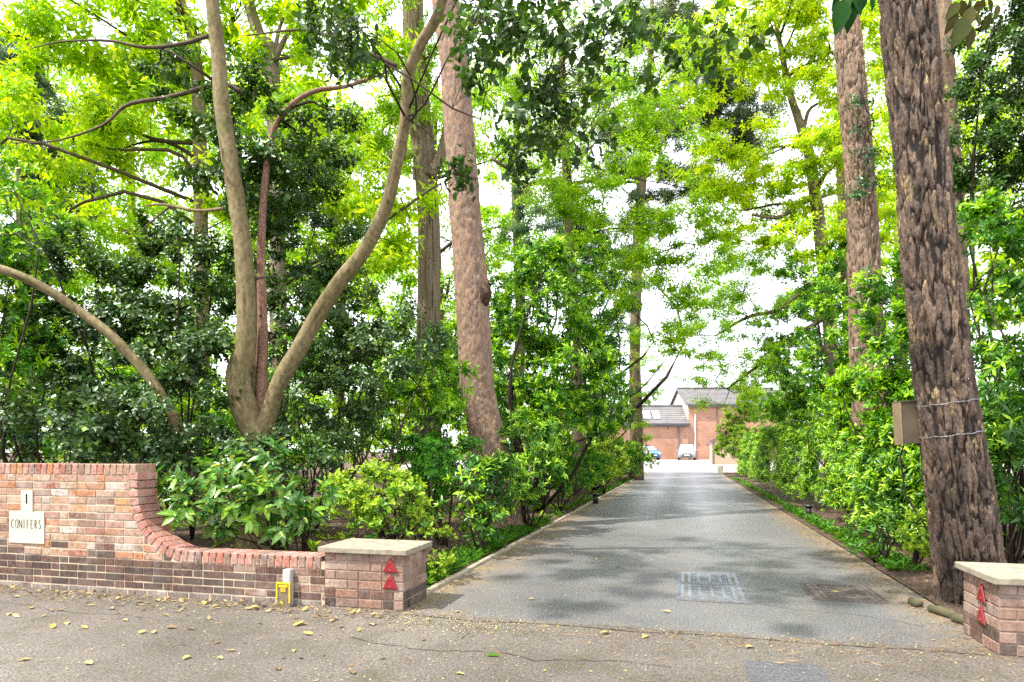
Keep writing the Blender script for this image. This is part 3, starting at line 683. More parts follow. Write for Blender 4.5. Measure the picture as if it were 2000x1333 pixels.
# ------------------------------------------------------------------ trunks
def catmull(pts, rads, per):
    P = [2*pts[0]-pts[1]] + pts + [2*pts[-1]-pts[-2]]; R = [rads[0]] + rads + [rads[-1]]; op, orr = [], []
    for i in range(1, len(P)-2):
        for k in range(per):
            t = k/per; a, b, c, d = P[i-1], P[i], P[i+1], P[i+2]
            op.append(.5*((2*b) + (c-a)*t + (2*a-5*b+4*c-d)*t*t + (3*b-a-3*c+d)*t**3)); orr.append(R[i] + (R[i+1]-R[i])*t)
    op.append(P[-2]); orr.append(R[-2]); return op, orr
def trunk(root, base, pts, rads, mat, style='smooth', segs=24, step=.06, name='trunk', flare=0):
    """a solid trunk with real bark relief"""
    base = Vector(base); length = sum((b-a).length for a, b in zip(pts[:-1], pts[1:])); per = max(2, int(length/step/(len(pts)-1)))
    p, r = catmull([Vector(q) for q in pts], list(rads), per); V, Fc, T, CE = [], [], [], []; h = 0
    for i, (c, R) in enumerate(zip(p, r)):
        tn = (p[min(i+1, len(p)-1)] - p[max(i-1, 0)]).normalized(); u = tn.cross(Vector((0, 1, .02))).normalized(); v = tn.cross(u)
        if i: h += (c - p[i-1]).length
        for k in range(segs):
            a = 2*math.pi*k/segs; ca, sa = math.cos(a), math.sin(a); rr = R; tv = .6; ce_ = .5
            if style == 'plates':                         # thick pine plates between deep furrows
                bp = Vector((ca*R*13.5, sa*R*13.5, h*2.5)); wv = noise.noise_vector(bp*.9)*.55 + noise.noise_vector(bp*2.6)*.28
                dd, pp = noise.voronoi(bp + wv); e = min(1, max(0, (dd[1]-dd[0])*5.5 - .25)); e = e*e*(3-2*e); ce_ = (pp[0].x*7.13 + pp[0].y*3.71 + pp[0].z*5.37) % 1
                b2 = Vector((ca*R*30, sa*R*30, h*9)) + wv*2; d2, p2 = noise.voronoi(b2); e2 = min(1, (d2[1]-d2[0])*1.8); c2 = (p2[0].x*3.1 + p2[0].z*5.7) % 1
                ang = noise.noise(bp*1.7 + wv); ce_ = (ce_*.55 + c2*.45)
                rr = R + .024*(e - .6) + .012*(c2 - .5)*min(1, e*2) + .004*(e2 - .5) + .010*(ce_ - .5) + .020*noise.noise(Vector((ca*1.5, sa*1.5, h*.9))) + .007*ang + .004*noise.noise(b2*1.7); tv = min(1, e*1.1 + .1*e2)
            elif style == 'scales':                       # smaller, shallower scales
                q = Vector((ca*R*19, sa*R*19, h*8)); q = q + noise.noise_vector(q*.8)*.6; dd, pp = noise.voronoi(q); e = min(1, (dd[1]-dd[0])*2.4); ce_ = (pp[0].x*7.13 + pp[0].z*5.37) % 1
                rr = R + .012*(e - .5) + .012*(ce_ - .5) + .003*noise.noise(q*3) + .016*noise.noise(Vector((ca*1.6, sa*1.6, h*1.6))); tv = .3 + e*.7
            elif style == 'fibre':
                n_ = noise.noise(Vector((ca*R*34, sa*R*34, h*1.1))); rr = R + .016*n_ + .02*noise.noise(Vector((ca*2, sa*2, h*.6))); tv = .45 + n_*.9
            else:
                n_ = noise.noise(Vector((ca*1.3, sa*1.3, h*2.1))); rr = R*(1 + .10*n_ + .05*noise.noise(Vector((ca*3, sa*3, h*6)))); tv = .55 + n_*.5
            if flare and h < .7: rr *= 1 + flare*(1 - h/.7)**2 * (1 + .55*math.sin(a*5 + 1) * (1-h/.7))
            V.append(c + (u*ca + v*sa)*rr - base); T.append(max(0, min(1, tv))); CE.append(ce_)
    n = len(p)
    if style == 'smooth' and r[0] > .05 and segs >= 16:
        up = 0; cnt = int(length/.42)
        for _ in range(cnt):
            kc = random.randrange(0, n*segs); c0 = V[kc]; ax = p[kc//segs] - base; ra = random.uniform(.018, .04); push = random.uniform(.006, .016)
            i0 = kc//segs; w_ = int(.1/step) + 2
            for ii in range(max(0, i0-w_), min(n, i0+w_+1)):
                ring = random.uniform(.0, .0)
                for k in range(segs):
                    q = ii*segs+k; dq = (V[q]-c0).length/ra
                    if dq < 1.8: V[q] = V[q] + (V[q]-(p[ii]-base)).normalized()*push*math.exp(-dq*dq)*1.3; T[q] = min(T[q], .08 + dq*.3)
    for i in range(n-1):
        for k in range(segs): Fc.append((i*segs+k, i*segs+(k+1)%segs, (i+1)*segs+(k+1)%segs, (i+1)*segs+k))
    Fc.append(tuple(range(segs))[::-1]); Fc.append(tuple((n-1)*segs+k for k in range(segs)))
    me = mesh(V, Fc, name, True); at = me.attributes.new('tint', 'FLOAT', 'POINT'); at.data.foreach_set('value', T)
    at = me.attributes.new('cell', 'FLOAT', 'POINT'); at.data.foreach_set('value', CE); me.materials.append(mat)
    return link(name, me, root), list(zip(p, r))
def pxpath(rows, d, dd=None):          # rows (px, py, width px) -> points and radii at depth d
    P, R = [], []
    for i, (x, y, wd) in enumerate(rows):
        dep = d + (dd[i] if dd else 0); P.append(W(x, y, dep)); R.append(wd/2/F*dep/math.sqrt(1 + ((x-1000)/F)**2))
    return P, R

def world_shrub(name, label, cat, box, kind, ncl, per, seed, Ls=1.0, group=None, new_bias=0, nstems=12, nparts=0, top=None, shape='hex', face=-1):
    """a clipped or rounded hedge standing in a box x0,x1,y0,y1,h; clumps lie on its faces and in its depth"""
    x0, x1, y0, y1, hh = box; r = np.random.default_rng(seed); K = KIND[kind]
    t = thing(name, ((x0+x1)/2, (y0+y1)/2, gz((y0+y1)/2)), label, cat, group)
    Y = y0 + (y1-y0)*r.random(ncl)**1.25; u = r.random(ncl); X = np.where(u < .5, x0 + abs(r.normal(0, .10, ncl)), x0 + (x1-x0)*r.random(ncl)) if face < 0 else np.where(u < .5, x1 - abs(r.normal(0, .10, ncl)), x0 + (x1-x0)*r.random(ncl))
    Hl = hh*(1 + .12*np.sin(Y*1.3 + seed) + .09*np.sin(Y*3.1)); onface = u < .5
    Z = np.where(onface, Hl*r.uniform(.16, .95, ncl), Hl*(1 - abs(r.normal(0, .07, ncl)))); X = X + (.12*np.sin(Y*2.3) + .10*np.sin(Y*.9+1))
    X = np.where(onface & (Z > Hl*.75), X - face*.12, X)
    C0 = np.stack([X, Y, Z + gzn(Y)], 1); OUT = unit(np.stack([np.where(onface, face*1.0, 0), np.full(ncl, -.35), np.where(onface, .15, 1.0)], 1))
    P, D, N, L, T, _ = clump_leaves(C0, OUT, ncl*per, K, r, Ls, new_bias); ok = P[:, 2] > gzn(P[:, 1]) + .02; NL[0] += int(ok.sum())
    put_leaves(t, t.location, ML[K['m']], P[ok], D[ok], N[ok], L[ok], K['R'], T[ok], shape, nparts)
    for i in range(nstems):
        yy = y0 + (y1-y0)*(i+.5)/nstems; m = MB(); b0 = Vector(((x0+x1)/2 + random.uniform(-.2, .2), yy, gz(yy) - .02)); 
        for _ in range(3):
            e = b0 + Vector((random.uniform(-.35, .35), random.uniform(-.4, .4), hh*random.uniform(.6, .85))); m.tube([q - t.location for q in path_to(b0, e, 0, 4, .12)], [.018, .014, .011, .008, .005], 5, False)
        m.build('stem', MB_DARK, t, True)
    return t

# ------------------------------------------------------------------ big trunks
def base_of(P): return (P[0].x, P[0].y, gz(P[0].y))
# near pine on the right
P, R = pxpath([(1905, 1215, 168), (1898, 1165, 150), (1884, 1060, 147), (1872, 950, 144), (1850, 800, 131), (1828, 617, 120), (1811, 450, 116), (1800, 300, 112), (1785, 150, 112), (1771, 0, 113), (1752, -200, 108), (1730, -700, 90), (1715, -1300, 60), (1700, -1700, 26)], 5.85)
R = [k*.94 for k in R]; P[0].z = -.05; b = (P[0].x, P[0].y, 0)
pine1 = thing('pine_tree', b, 'big near pine with thick dark furrowed bark behind the brick pier', 'tree')
_, tp = trunk(pine1, b, P[:11], R[:11], MB_PINE, 'plates', 190, .016, flare=.10)
trunk(pine1, b, P[10:], R[10:], MB_PINE, 'smooth', 20, .2, 'upper_trunk')
def crown_cloud(root, base, cen, rad, n, kind, seed, L=1.0, per=200, starts=None, bmat=None, nl=10, r0=.06, shell=.3, flat=1):
    r = np.random.default_rng(seed); u = unit(r.normal(size=(n, 3))); rr = shell + (1-shell)*r.random(n)**.6
    c0 = np.array(cen) + u*rr[:, None]*np.array(rad); K = dict(KIND[kind]); K['cr'] = K['cr']*flat
    a = clump_leaves(c0, u, n*per, K, r, L); NL[0] += len(a[0])
    put_leaves(root, base, ML[K['m']], *a[:4], K['R'], a[4], 'dia', 0)
    if starts: limbs(root, base, starts, list(c0), bmat or MB_BR, r0, nl, .012, .4)
st1 = [(P[k], R[k]) for k in (10, 11, 12, 13)]
crown_cloud(pine1, b, (P[12].x - .2, P[12].y, 9.4), (2.6, 2.6, 2.4), 34, 'pine', 11, 1.5, 150, st1, MB_PINE, 9)
# wooden box and the wires that hold it
bx = W(1770, 827, 5.98)
box = thing('nest_box', bx, 'weathered plywood box strapped to the side of the big pine', 'box', None, TH - math.radians(6))
bevel(MB().box((.005, 0, 0), (.15, .14, .375)).build('box', M_WOODBOX, box), .004, 1)
bevel(MB().box((-.074, -.002, 0), (.012, .150, .383)).build('side_board', plain('pale_board_edge', (.2, .15, .085), .8), box), .002, 1)
bevel(MB().box((.005, 0, .193), (.172, .16, .012)).build('lid', M_WOODBOX, box), .002, 1)
box.rotation_euler[1] = math.radians(-3)
def ringwire(ya, yb, lab):
    t = thing('wire', W(1850, (ya+yb)/2, 5.85), lab, 'wire', 'wires round the pine trunk'); m = MB(); m2 = MB()
    pr, rr_ = min(tp, key=lambda q: abs(q[0].z - t.location.z)); pts, pts2 = [], []
    for k in range(65):
        a = 2*math.pi*k/64; xx = math.cos(a); R_w = rr_*1.055 + .006*math.sin(a*3)
        q = C(0, 0, 0); loc = Vector((pr.x, pr.y, 0)) + C(xx*R_w, math.sin(a)*R_w, 0)
        z = t.location.z - xx*(yb-ya)/2/F*5.85 + .004*math.sin(a*9)
        pts.append(Vector((loc.x, loc.y, z)) - t.location); pts2.append(pts[-1] + Vector((0, 0, .006*math.sin(k*1.9))) + C(xx, math.sin(a), 0)*.003*math.cos(k*1.9))
    m.tube(pts, [.0028]*65, 5, False).build('strand', M_WIRE, t, True); m2.tube(pts2, [.0026]*65, 5, False).build('strand', M_WIRE, t, True)
ringwire(795, 780, 'upper twisted wire tied round the big pine above the box middle')
ringwire(856, 840, 'lower twisted wire tied round the big pine near the box bottom')

# second pine on the right
P, R = pxpath([(1712, 1040, 84), (1700, 800, 74), (1692, 650, 68), (1686, 450, 61), (1675, 300, 58), (1662, 150, 54), (1652, 0, 49), (1640, -300, 46), (1625, -900, 32), (1618, -1250, 14)], 11.0)
P[0].z = -.05; b = (P[0].x, P[0].y, 0)
pine2 = thing('pine_tree', b, 'second pine with paler flaky bark rising from the hedge beside the big pine', 'tree')
trunk(pine2, b, P[:8], R[:8], MB_PINE2, 'plates', 96, .035); trunk(pine2, b, P[7:], R[7:], MB_PINE2, 'smooth', 14, .4, 'upper_trunk')
crown_cloud(pine2, b, (P[8].x, P[8].y, P[8].z - .5), (2.8, 2.8, 2.6), 30, 'pine', 12, 1.6, 120, [(P[k], R[k]) for k in (7, 8, 9)], MB_PINE2, 8)
iv = thing('ivy', W(1680, 300, 10.65), 'thin ivy sprays hanging on the upper trunk of the second pine', 'ivy')
grow(iv, iv.location, [(1680, 200, 10.65, 30, 16, .15), (1690, 240, 10.65, 22, 14, .15), (1680, 370, 10.65, 40, 28, .2), (1697, 300, 10.65, 18, 22, .15)], 'ivy', 1.2, 1.0, None, 0, 'hex', [(W(1700, 260, 10.7), .02)], MB_DARK, .008, 3, seed=5)
# thin pinkish trunk behind the big pine
P, R = pxpath([(1885, 900, 40), (1872, 500, 36), (1858, 250, 33), (1843, 0, 31), (1835, -400, 26)], 11.5)
b = (P[0].x, P[0].y, 0); P.insert(0, Vector((P[0].x+.05, P[0].y, -.05))); R.insert(0, R[0]*1.2)
t = thing('pine_tree', b, 'slim pinkish pine trunk peeping out just behind the big pine', 'tree'); trunk(t, b, P, R, MB_PINE2, 'scales', 36, .08)
crown_cloud(t, b, (P[-1].x, P[-1].y, P[-1].z), (2.0, 2.0, 1.6), 16, 'pine', 13, 1.6, 110, [(P[-1], R[-1]), (P[-2], R[-2])], MB_PINE2, 6)
# central reddish pine left of the drive
P, R = pxpath([(992, 1040, 88), (982, 985, 80), (966, 910, 74), (946, 830, 68), (933, 760, 66), (926, 650, 66), (921, 560, 66), (912, 450, 61), (904, 350, 60), (893, 200, 57), (884, 100, 54), (869, 0, 51), (840, -300, 46), (800, -900, 30), (780, -1250, 12)], 11.2)
P[0].z = -.05; b = (P[0].x, P[0].y, 0)
pine3 = thing('pine_tree', b, 'tall reddish pine with fine scaly bark and a knot, left of the drive', 'tree')
trunk(pine3, b, P[:13], R[:13], MB_RED, 'scales', 110, .035, flare=.05)
trunk(pine3, b, P[12:], R[12:], MB_PINE2, 'smooth', 14, .4, 'upper_trunk')
k_ = MB(); kc = W(938, 570, 10.98); k_.tube([kc + C(.12, .12, .22), kc + C(.10, .0, .1), kc + C(.10, -.02, -.02), kc + C(.08, .04, -.16), kc + C(.05, .12, -.28)], [.02, .085, .10, .07, .02], 10, True, .12)
k_.v = [q - Vector(b) for q in k_.v]; k_.build('knot', MB_PINE2, pine3, True)
crown_cloud(pine3, b, (P[13].x, P[13].y, 14.5), (3.0, 3.0, 2.6), 30, 'pine', 14, 1.7, 120, [(P[k], R[k]) for k in (12, 13, 14)], MB_PINE2, 8)
# fibrous grey trunk behind it
P, R = pxpath([(835, 960, 60), (836, 780, 50), (838, 600, 44), (838, 450, 43), (832, 350, 44), (822, 240, 44), (812, 130, 42), (806, 0, 40), (800, -350, 34), (795, -800, 20)], 15.5)
b = (P[0].x, P[0].y, 0); P[0].z = -.05
cyp = thing('cypress_tree', b, 'grey fibrous barked trunk standing behind the tall reddish pine', 'tree'); _, tc_ = trunk(cyp, b, P, R, MB_CYP, 'fibre', 64, .07, flare=.1)
Q, S_ = pxpath([(840, 345, 22), (862, 300, 20), (872, 255, 16), (880, 180, 12)], 15.3); trunk(cyp, b, Q, S_, MB_CYP, 'smooth', 12, .1, 'branch')
Q, S_ = pxpath([(806, 300, 16), (770, 310, 13), (745, 270, 12), (700, 275, 9), (650, 285, 5)], 15.3); trunk(cyp, b, Q, S_, MB_CYP, 'smooth', 10, .1, 'branch')
grow(cyp, b, [(760, 180, 15, 90, 110, 1.2), (830, 60, 15.5, 120, 90, 1.3), (720, 300, 15, 80, 60, 1), (850, -250, 15, 260, 200, 2.5)], 'spring', 1.5, 1.1, None, 0, 'hex', [(q, .05) for q in P[3:]], MB_BR, .05, 8, seed=21, thin=.012)
# far trunk at the end of the left hedge
P, R = pxpath([(1243, 905, 30), (1243, 820, 25), (1240, 700, 22), (1243, 550, 21), (1250, 400, 20), (1262, 250, 18), (1270, 160, 15), (1272, 60, 11), (1275, -60, 6)], 31)
b = (P[0].x, P[0].y, 0); P[0].z = -.05
far = thing('pine_tree', b, 'tall slender pine beside the far end of the drive near the parked cars', 'tree'); trunk(far, b, P, R, MB_CYP, 'fibre', 28, .3)
for rows in ([(1268, 225, 10), (1295, 190, 8), (1360, 180, 5)], [(1262, 230, 9), (1245, 205, 7), (1225, 190, 4)], [(1268, 205, 9), (1340, 212, 7), (1400, 222, 5), (1500, 235, 3)], [(1255, 350, 7), (1290, 330, 5), (1330, 335, 3)]):
    Q, S_ = pxpath(rows, 31); trunk(far, b, Q, S_, MB_BR, 'smooth', 8, .4, 'branch')
grow(far, b, [(1330, 250, 31, 95, 55, 2), (1420, 180, 31, 85, 70, 2), (1210, 280, 31, 60, 80, 1.6), (1265, 430, 31, 45, 80, 1.2), (1300, 60, 31, 110, 70, 2), (1350, 130, 31, 80, 50, 2), (1440, 250, 32, 80, 60, 2), (1330, 350, 31, 70, 50, 1.6), (1410, 330, 33, 60, 60, 1.6)], 'pine', 2.0, 2.6, None, 0, 'dia', [(q, .06) for q in P[4:]], MB_BR, .06, 9, seed=22, thin=.02, shell=.1)
# far green sprouts along its trunk
grow(far, b, [(1242, 620, 30.8, 14, 120, .5), (1250, 860, 30.8, 20, 60, .5), (1262, 720, 30.6, 40, 70, .8)], 'spring', .9, 1.1, None, 0, 'dia', [(q, .03) for q in P[1:5]], MB_BR, .02, 5, seed=23, thin=.010)

# ------------------------------------------------------------------ the many-stemmed smooth tree behind the wall
d0 = 8.3; root0 = W(500, 960, d0); b = (root0.x, root0.y, 0)
smt = thing('holly_tree', b, 'smooth tan barked tree forking into several leaning stems behind the curved wall', 'tree')
ST_ = []
def stem(rows, dd, name='trunk', d=d0, mat=MB_SMOOTH, segs=30, stp=.04):
    P, R = pxpath(rows, d, dd); R = [k*(.72 if rows[0][0] == 395 else .82) for k in R]; _, q = trunk(smt, b, P, R, mat, 'smooth', segs, stp, name); ST_.extend(q[::6]); return P, R
stem([(500, 1085, 100), (500, 1000, 92), (502, 920, 88), (504, 850, 84), (504, 815, 60)], [.05]*5, 'trunk')
stem([(498, 850, 62), (478, 800, 66), (466, 740, 62), (478, 680, 50), (481, 600, 46), (476, 500, 45), (463, 400, 43), (447, 300, 41), (433, 200, 40), (426, 100, 36), (414, 0, 33), (400, -150, 28), (380, -420, 18), (370, -600, 8)], [0, 0, 0, 0, 0, 0, 0, 0, .05, .1, .1, .1, .1, .1], 'stem')
stem([(508, 850, 44), (528, 800, 42), (548, 745, 42), (585, 680, 40), (628, 605, 40), (668, 545, 38), (712, 488, 35), (752, 410, 31), (775, 320, 29), (792, 230, 27), (797, 150, 27), (820, 90, 25), (855, 30, 24), (872, -40, 23), (900, -200, 18), (930, -420, 8)], [0, -.05, -.1, -.15, -.2, -.3, -.4, -.5, -.6, -.7, -.8, -.9, -1.0, -1.1, -1.3, -1.5], 'stem')
stem([(508, 830, 34), (512, 740, 30), (512, 620, 26), (510, 520, 22), (514, 400, 18), (530, 270, 15), (560, 215, 13), (610, 180, 12), (680, 168, 9), (760, 140, 4)], [.1, .2, .25, .3, .3, .3, .3, .3, .3, .3], 'stem', mat=bark('reddish_stem', (.05, .03, .02), (.14, .075, .05), (.24, .15, .10), 8, .4, .4), segs=20)
stem([(496, 810, 30), (500, 700, 26), (496, 600, 20), (488, 500, 14), (480, 430, 6)], [.25]*5, 'stem', segs=16)
stem([(395, 1010, 38), (372, 920, 36), (345, 830, 34), (300, 750, 32), (255, 695, 31), (210, 650, 31), (150, 605, 31), (90, 565, 30), (20, 532, 30), (-80, 505, 28), (-240, 470, 22), (-420, 400, 10)], [-.2, -.2, -.2, -.25, -.3, -.35, -.4, -.5, -.6, -.7, -.9, -1.1], 'stem')
for rows, dd in (([(438, 408, 8), (385, 412, 7), (320, 400, 6), (285, 402, 3)], .05), ([(330, 405, 5), (300, 430, 4), (270, 455, 2)], .05),
                 ([(408, 70, 9), (360, 85, 8), (285, 93, 7), (210, 80, 6), (120, 82, 4), (60, 95, 2)], .1), ([(478, 560, 8), (500, 545, 6), (540, 540, 3)], .1),
                 ([(775, 130, 10), (700, 95, 7), (600, 60, 5), (480, 70, 3)], -.8), ([(470, 180, 12), (430, 165, 10), (330, 190, 9), (250, 205, 8), (200, 245, 6), (110, 275, 4), (20, 280, 2)], .4)):
    P, R = pxpath(rows, d0 + dd); trunk(smt, b, P, R, MB_DARK if rows[0][0] != 438 else MB_SMOOTH, 'smooth', 10, .05, 'branch')
# its crown: dark round leaves in front of the light, overhanging the drive
over = [(1010, 60, 5.4, 120, 90, .7), (1120, 90, 5.2, 130, 95, .7), (1260, 80, 5.0, 150, 62, .6), (1400, 105, 4.9, 95, 30, .4), (1060, 210, 5.6, 100, 75, .6), (1010, 330, 5.9, 40, 60, .4), (1130, 270, 5.5, 75, 35, .4), (930, 60, 5.8, 60, 90, .5), (690, 110, 6.6, 60, 95, .5), (620, 60, 6.8, 70, 60, .5), (905, 330, 6.0, 26, 80, .25), (915, 140, 6.0, 30, 60, .3)]
ost = [(s[0], s[1]) for s in ST_ if s[0].z > 5.0]
Kc = KIND['holly']; Kc['cr'] = .16
grow(smt, b, over, 'holly', 1.25, 1.4, None, 290, 'hex', ost, MB_DARK, .014, 6, seed=31, shell=.15, thin=.004)
Kc['cr'] = .26
# white flower clusters among the overhanging leaves
r = np.random.default_rng(5); FP = []
for e in over[:9]:
    c0, _, _, _, _ = ell_clumps(e, 14, r, .1)
    for c in c0: FP.append(c + r.normal(0, .03, (26, 3)))
FP = np.concatenate(FP); n = len(FP)
put_leaves(smt, b, ML['blossom'], FP, unit(r.normal(size=(n, 3))), unit(r.normal(size=(n, 3))), np.full(n, .012), .8, r.random(n), 'dia', 0, 'blossom')
# its crown above the frame, which shades the forecourt
crown_cloud(smt, b, (b[0]+2.2, b[1]-2.6, 7.6), (3.6, 3.0, 1.3), 60, 'holly', 32, 1.7, 190, [(q[0], q[1]) for q in ST_ if q[0].z > 5.2], MB_DARK, 6, .022)
lf = [(430, 300, 8.9, 110, 120, .6), (330, 130, 9, 60, 60, .5), (560, 330, 9.0, 110, 90, .7), (640, 250, 9.3, 60, 60, .5), (500, 170, 9.2, 70, 60, .5)]
grow(smt, b, lf, 'holly', 1.6, 1.4, None, 0, 'hex', [(q[0], q[1]) for q in ST_ if 3 < q[0].z < 6], MB_DARK, .02, 10, seed=33, shell=.2, thin=.005)

# dark understorey masses behind the wall
S = shrub
S('holly_bush', 'wide dark glossy bush with greyish leaves behind the tall brick wall', 'bush', [(250, 690, 9.0, 190, 120, .7), (330, 810, 7.9, 170, 75, .5), (120, 830, 7.8, 170, 70, .6), (400, 700, 8.2, 70, 70, .4)], 'cotoneaster', Ls=1.25, cover=2.3, nparts=280, seed=41, stems=10)
S('holly_bush', 'dark round leaved bush directly behind the leaning tan stem', 'bush', [(380, 560, 9.6, 150, 150, 1.0), (180, 560, 9.4, 130, 100, .9)], 'holly', cover=2.3, Ls=1.2, seed=42, stems=9)
S('holly_bush', 'tall dark holly between the forked stems and the reddish pine', 'bush', [(610, 480, 10.2, 120, 140, 1.0), (640, 640, 9.8, 140, 110, 1.0), (560, 380, 10.2, 90, 90, .8)], 'holly', cover=2.3, Ls=1.2, seed=43, stems=9)
S('holly_bush', 'dark glossy bush arching beside the reddish pine trunk', 'bush', [(760, 690, 9.3, 130, 85, .8), (640, 790, 8.8, 130, 70, .7)], 'cotoneaster', cover=2.3, Ls=1.15, seed=44, stems=9, new_bias=1)
S('laurel_bush', 'sprawling mid green laurel low behind the curved wall', 'bush', [(420, 880, 7.9, 110, 50, .5), (560, 880, 7.9, 110, 55, .5)], 'cotoneaster', cover=2.3, Ls=1.1, seed=45, stems=8)
S('laurel_bush', 'laurel bush with fresh yellow green shoots against the reddish pine trunk', 'bush', [(830, 785, 9.9, 90, 50, .6), (870, 740, 10.0, 50, 40, .4)], 'laurel', cover=2.6, seed=46, stems=6, new_bias=1)
S('rhododendron', 'bright green rhododendron at the far left edge above the brick wall', 'bush', [(20, 440, 8.6, 80, 95, .6), (80, 500, 8.8, 70, 50, .5), (0, 640, 8.8, 110, 70, .5), (50, 710, 8.9, 90, 60, .5)], 'laurel', cover=2.4, seed=47, stems=8, new_bias=.5, base=(-8.6, 7.6, .03))
S('undergrowth_bush', 'thin twiggy bush low behind the tall brick wall near the left edge', 'bush', [(100, 860, 9.6, 190, 60, .8), (290, 880, 9.2, 100, 45, .6)], 'ivy', cover=1.6, seed=48, stems=8, Ls=1.2)

S('holly_bush', 'dark holly rising behind the wall at the very left edge of the view', 'bush', [(-90, 640, 9.6, 150, 130, 1.0), (-60, 820, 9.0, 130, 80, .8), (-260, 700, 10, 150, 170, 1.0)], 'holly', cover=1.7, Ls=1.5, seed=49, stems=9)
# ------------------------------------------------------------------ planting beside the drive, left
S('spotted_laurel', 'spotted laurel with big yellow speckled leaves spilling over the curved wall', 'bush', [(440, 965, 6.6, 105, 70, .40), (555, 990, 6.5, 85, 62, .36), (510, 915, 6.8, 70, 40, .35)], 'aucuba', Ls=1.05, cover=2.9, nparts=280, seed=51, stems=9, base=(-3.75, 6.0, .03))
S('privet_bush', 'round yellow green bush standing behind the cap of the gate pier', 'bush', [(745, 970, 7.0, 82, 58, .40), (800, 985, 7.0, 40, 36, .3), (690, 975, 7.0, 40, 36, .3)], 'privet', cover=3.0, nparts=280, seed=52, stems=8, new_bias=.6)
S('rhododendron', 'young rhododendron with whorled leaves and open stems beside the left kerb', 'bush', [(950, 955, 8.7, 58, 55, .42), (985, 930, 8.8, 36, 38, .3), (905, 985, 8.6, 38, 38, .3), (945, 1010, 8.4, 48, 24, .3)], 'rhodo', cover=2.6, nparts=260, seed=53, stems=10, new_bias=.5, base=(*W(925, 1086, 8.4).xy, .02))
S('fine_leaved_bush', 'rounded bush of fine bright green leaves in front of the reddish pine', 'bush', [(860, 895, 9.1, 90, 42, .6), (850, 935, 9.2, 80, 40, .5)], 'pieris', cover=3.2, seed=54, stems=6, new_bias=.6)
S('rhododendron', 'upright rhododendron right against the foot of the reddish pine', 'bush', [(1030, 870, 10.8, 55, 62, .5), (1050, 940, 10.4, 45, 40, .4), (990, 950, 10.2, 40, 30, .3)], 'rhodo', cover=3.0, seed=55, stems=7, new_bias=1)
S('small_shrub', 'little variegated shrub tucked behind the right side of the left pier', 'bush', [(855, 1075, 6.7, 22, 34, .15)], 'privet', cover=2.4, seed=56, stems=5, Ls=.7, new_bias=1)
S('small_shrub', 'low sprouting plant between the round yellow green bush and the pier cap', 'bush', [(690, 1040, 6.5, 60, 16, .2), (800, 1045, 6.6, 50, 10, .2)], 'rhodo', cover=1.2, seed=57, stems=6, Ls=.7, new_bias=1)
S('fine_leaved_bush', 'loose green bush overhanging the bare soil beyond the reddish pine', 'bush', [(1100, 915, 14.5, 62, 38, .8), (1140, 905, 16, 50, 34, .8)], 'pieris', cover=3, seed=58, stems=6, new_bias=1, Ls=1.3)
S('pieris_bush', 'yellow tipped bush half way along the left side of the drive', 'bush', [(1185, 895, 20, 44, 36, 1.0), (1165, 915, 19, 36, 30, .8)], 'privet', cover=3, seed=59, stems=6, Ls=1.7, new_bias=.6)
S('laurel_bush', 'low dark green laurel at the far end of the left kerb', 'bush', [(1215, 890, 27, 34, 30, 1.0), (1232, 905, 28, 22, 18, .8), (1252, 903, 30, 16, 14, .5)], 'laurel', cover=3, seed=60, stems=5, Ls=1.5)
S('laurel_tree', 'large rounded laurel with glowing yellow green tips between the reddish pine and far trunk', 'bush', [(1060, 600, 14.2, 100, 110, 1.5), (1110, 720, 13.8, 80, 95, 1.2), (1010, 720, 14.2, 80, 110, 1.2), (1100, 810, 13.8, 85, 60, 1.0), (1160, 790, 16, 60, 60, 1)], 'laurel', cover=3.6, seed=61, stems=12, new_bias=.7, Ls=1.15, r0=.06)
S('laurel_tree', 'dark laurel mass further back, left of the tall slender pine', 'bush', [(1160, 620, 22, 55, 90, 1.6), (1178, 740, 23, 46, 90, 1.4), (1188, 840, 24, 40, 50, 1.2), (1130, 540, 21, 60, 80, 1.4)], 'laurel', cover=2.8, seed=62, stems=10, Ls=1.7, r0=.06)
S('conifer', 'blue green conifer with flat sprays behind the large laurel', 'tree', [(1130, 500, 26, 70, 90, 2), (1190, 560, 27, 55, 110, 2), (1080, 430, 25, 80, 80, 2)], 'cedar', cover=2.2, seed=63, stems=10, Ls=1.5, r0=.1, shape='dia')

# ------------------------------------------------------------------ planting beside the drive, right
world_shrub('clipped_hedge', 'long clipped hedge of mixed evergreen along the right side of the drive', 'hedge', (2.72, 4.2, 11.0, 37, 1.9), 'rhodo', 1050, 100, 71, 1.05, None, 1.3, 16, 150, shape='dia')
world_shrub('clipped_hedge', 'short dark end of the clipped hedge nearest the big pine', 'hedge', (2.80, 4.3, 8.2, 11.2, 1.48), 'rhodo', 300, 110, 171, 1.15, None, .5, 6, 200)
world_shrub('clipped_hedge', 'loose hedge of bright green shrubs along the far left kerb', 'hedge', (-4.2, -3.05, 16.5, 34, 1.2), 'privet', 420, 110, 172, 1.9, None, .3, 9, 0, shape='dia', face=1)
S('box_hedge', 'yellow green clipped shrub at the far right end of the drive beside the low building', 'bush', [(1428, 850, 36, 26, 28, 1), (1414, 878, 37, 14, 24, .8), (1446, 815, 37, 30, 28, 1), (1448, 870, 33, 26, 34, .9), (1465, 790, 36, 34, 26, 1)], 'privet', cover=4.6, seed=72, stems=5, Ls=2.2, new_bias=1.2, base=(3.3, 35.5, .03), r0=.012)
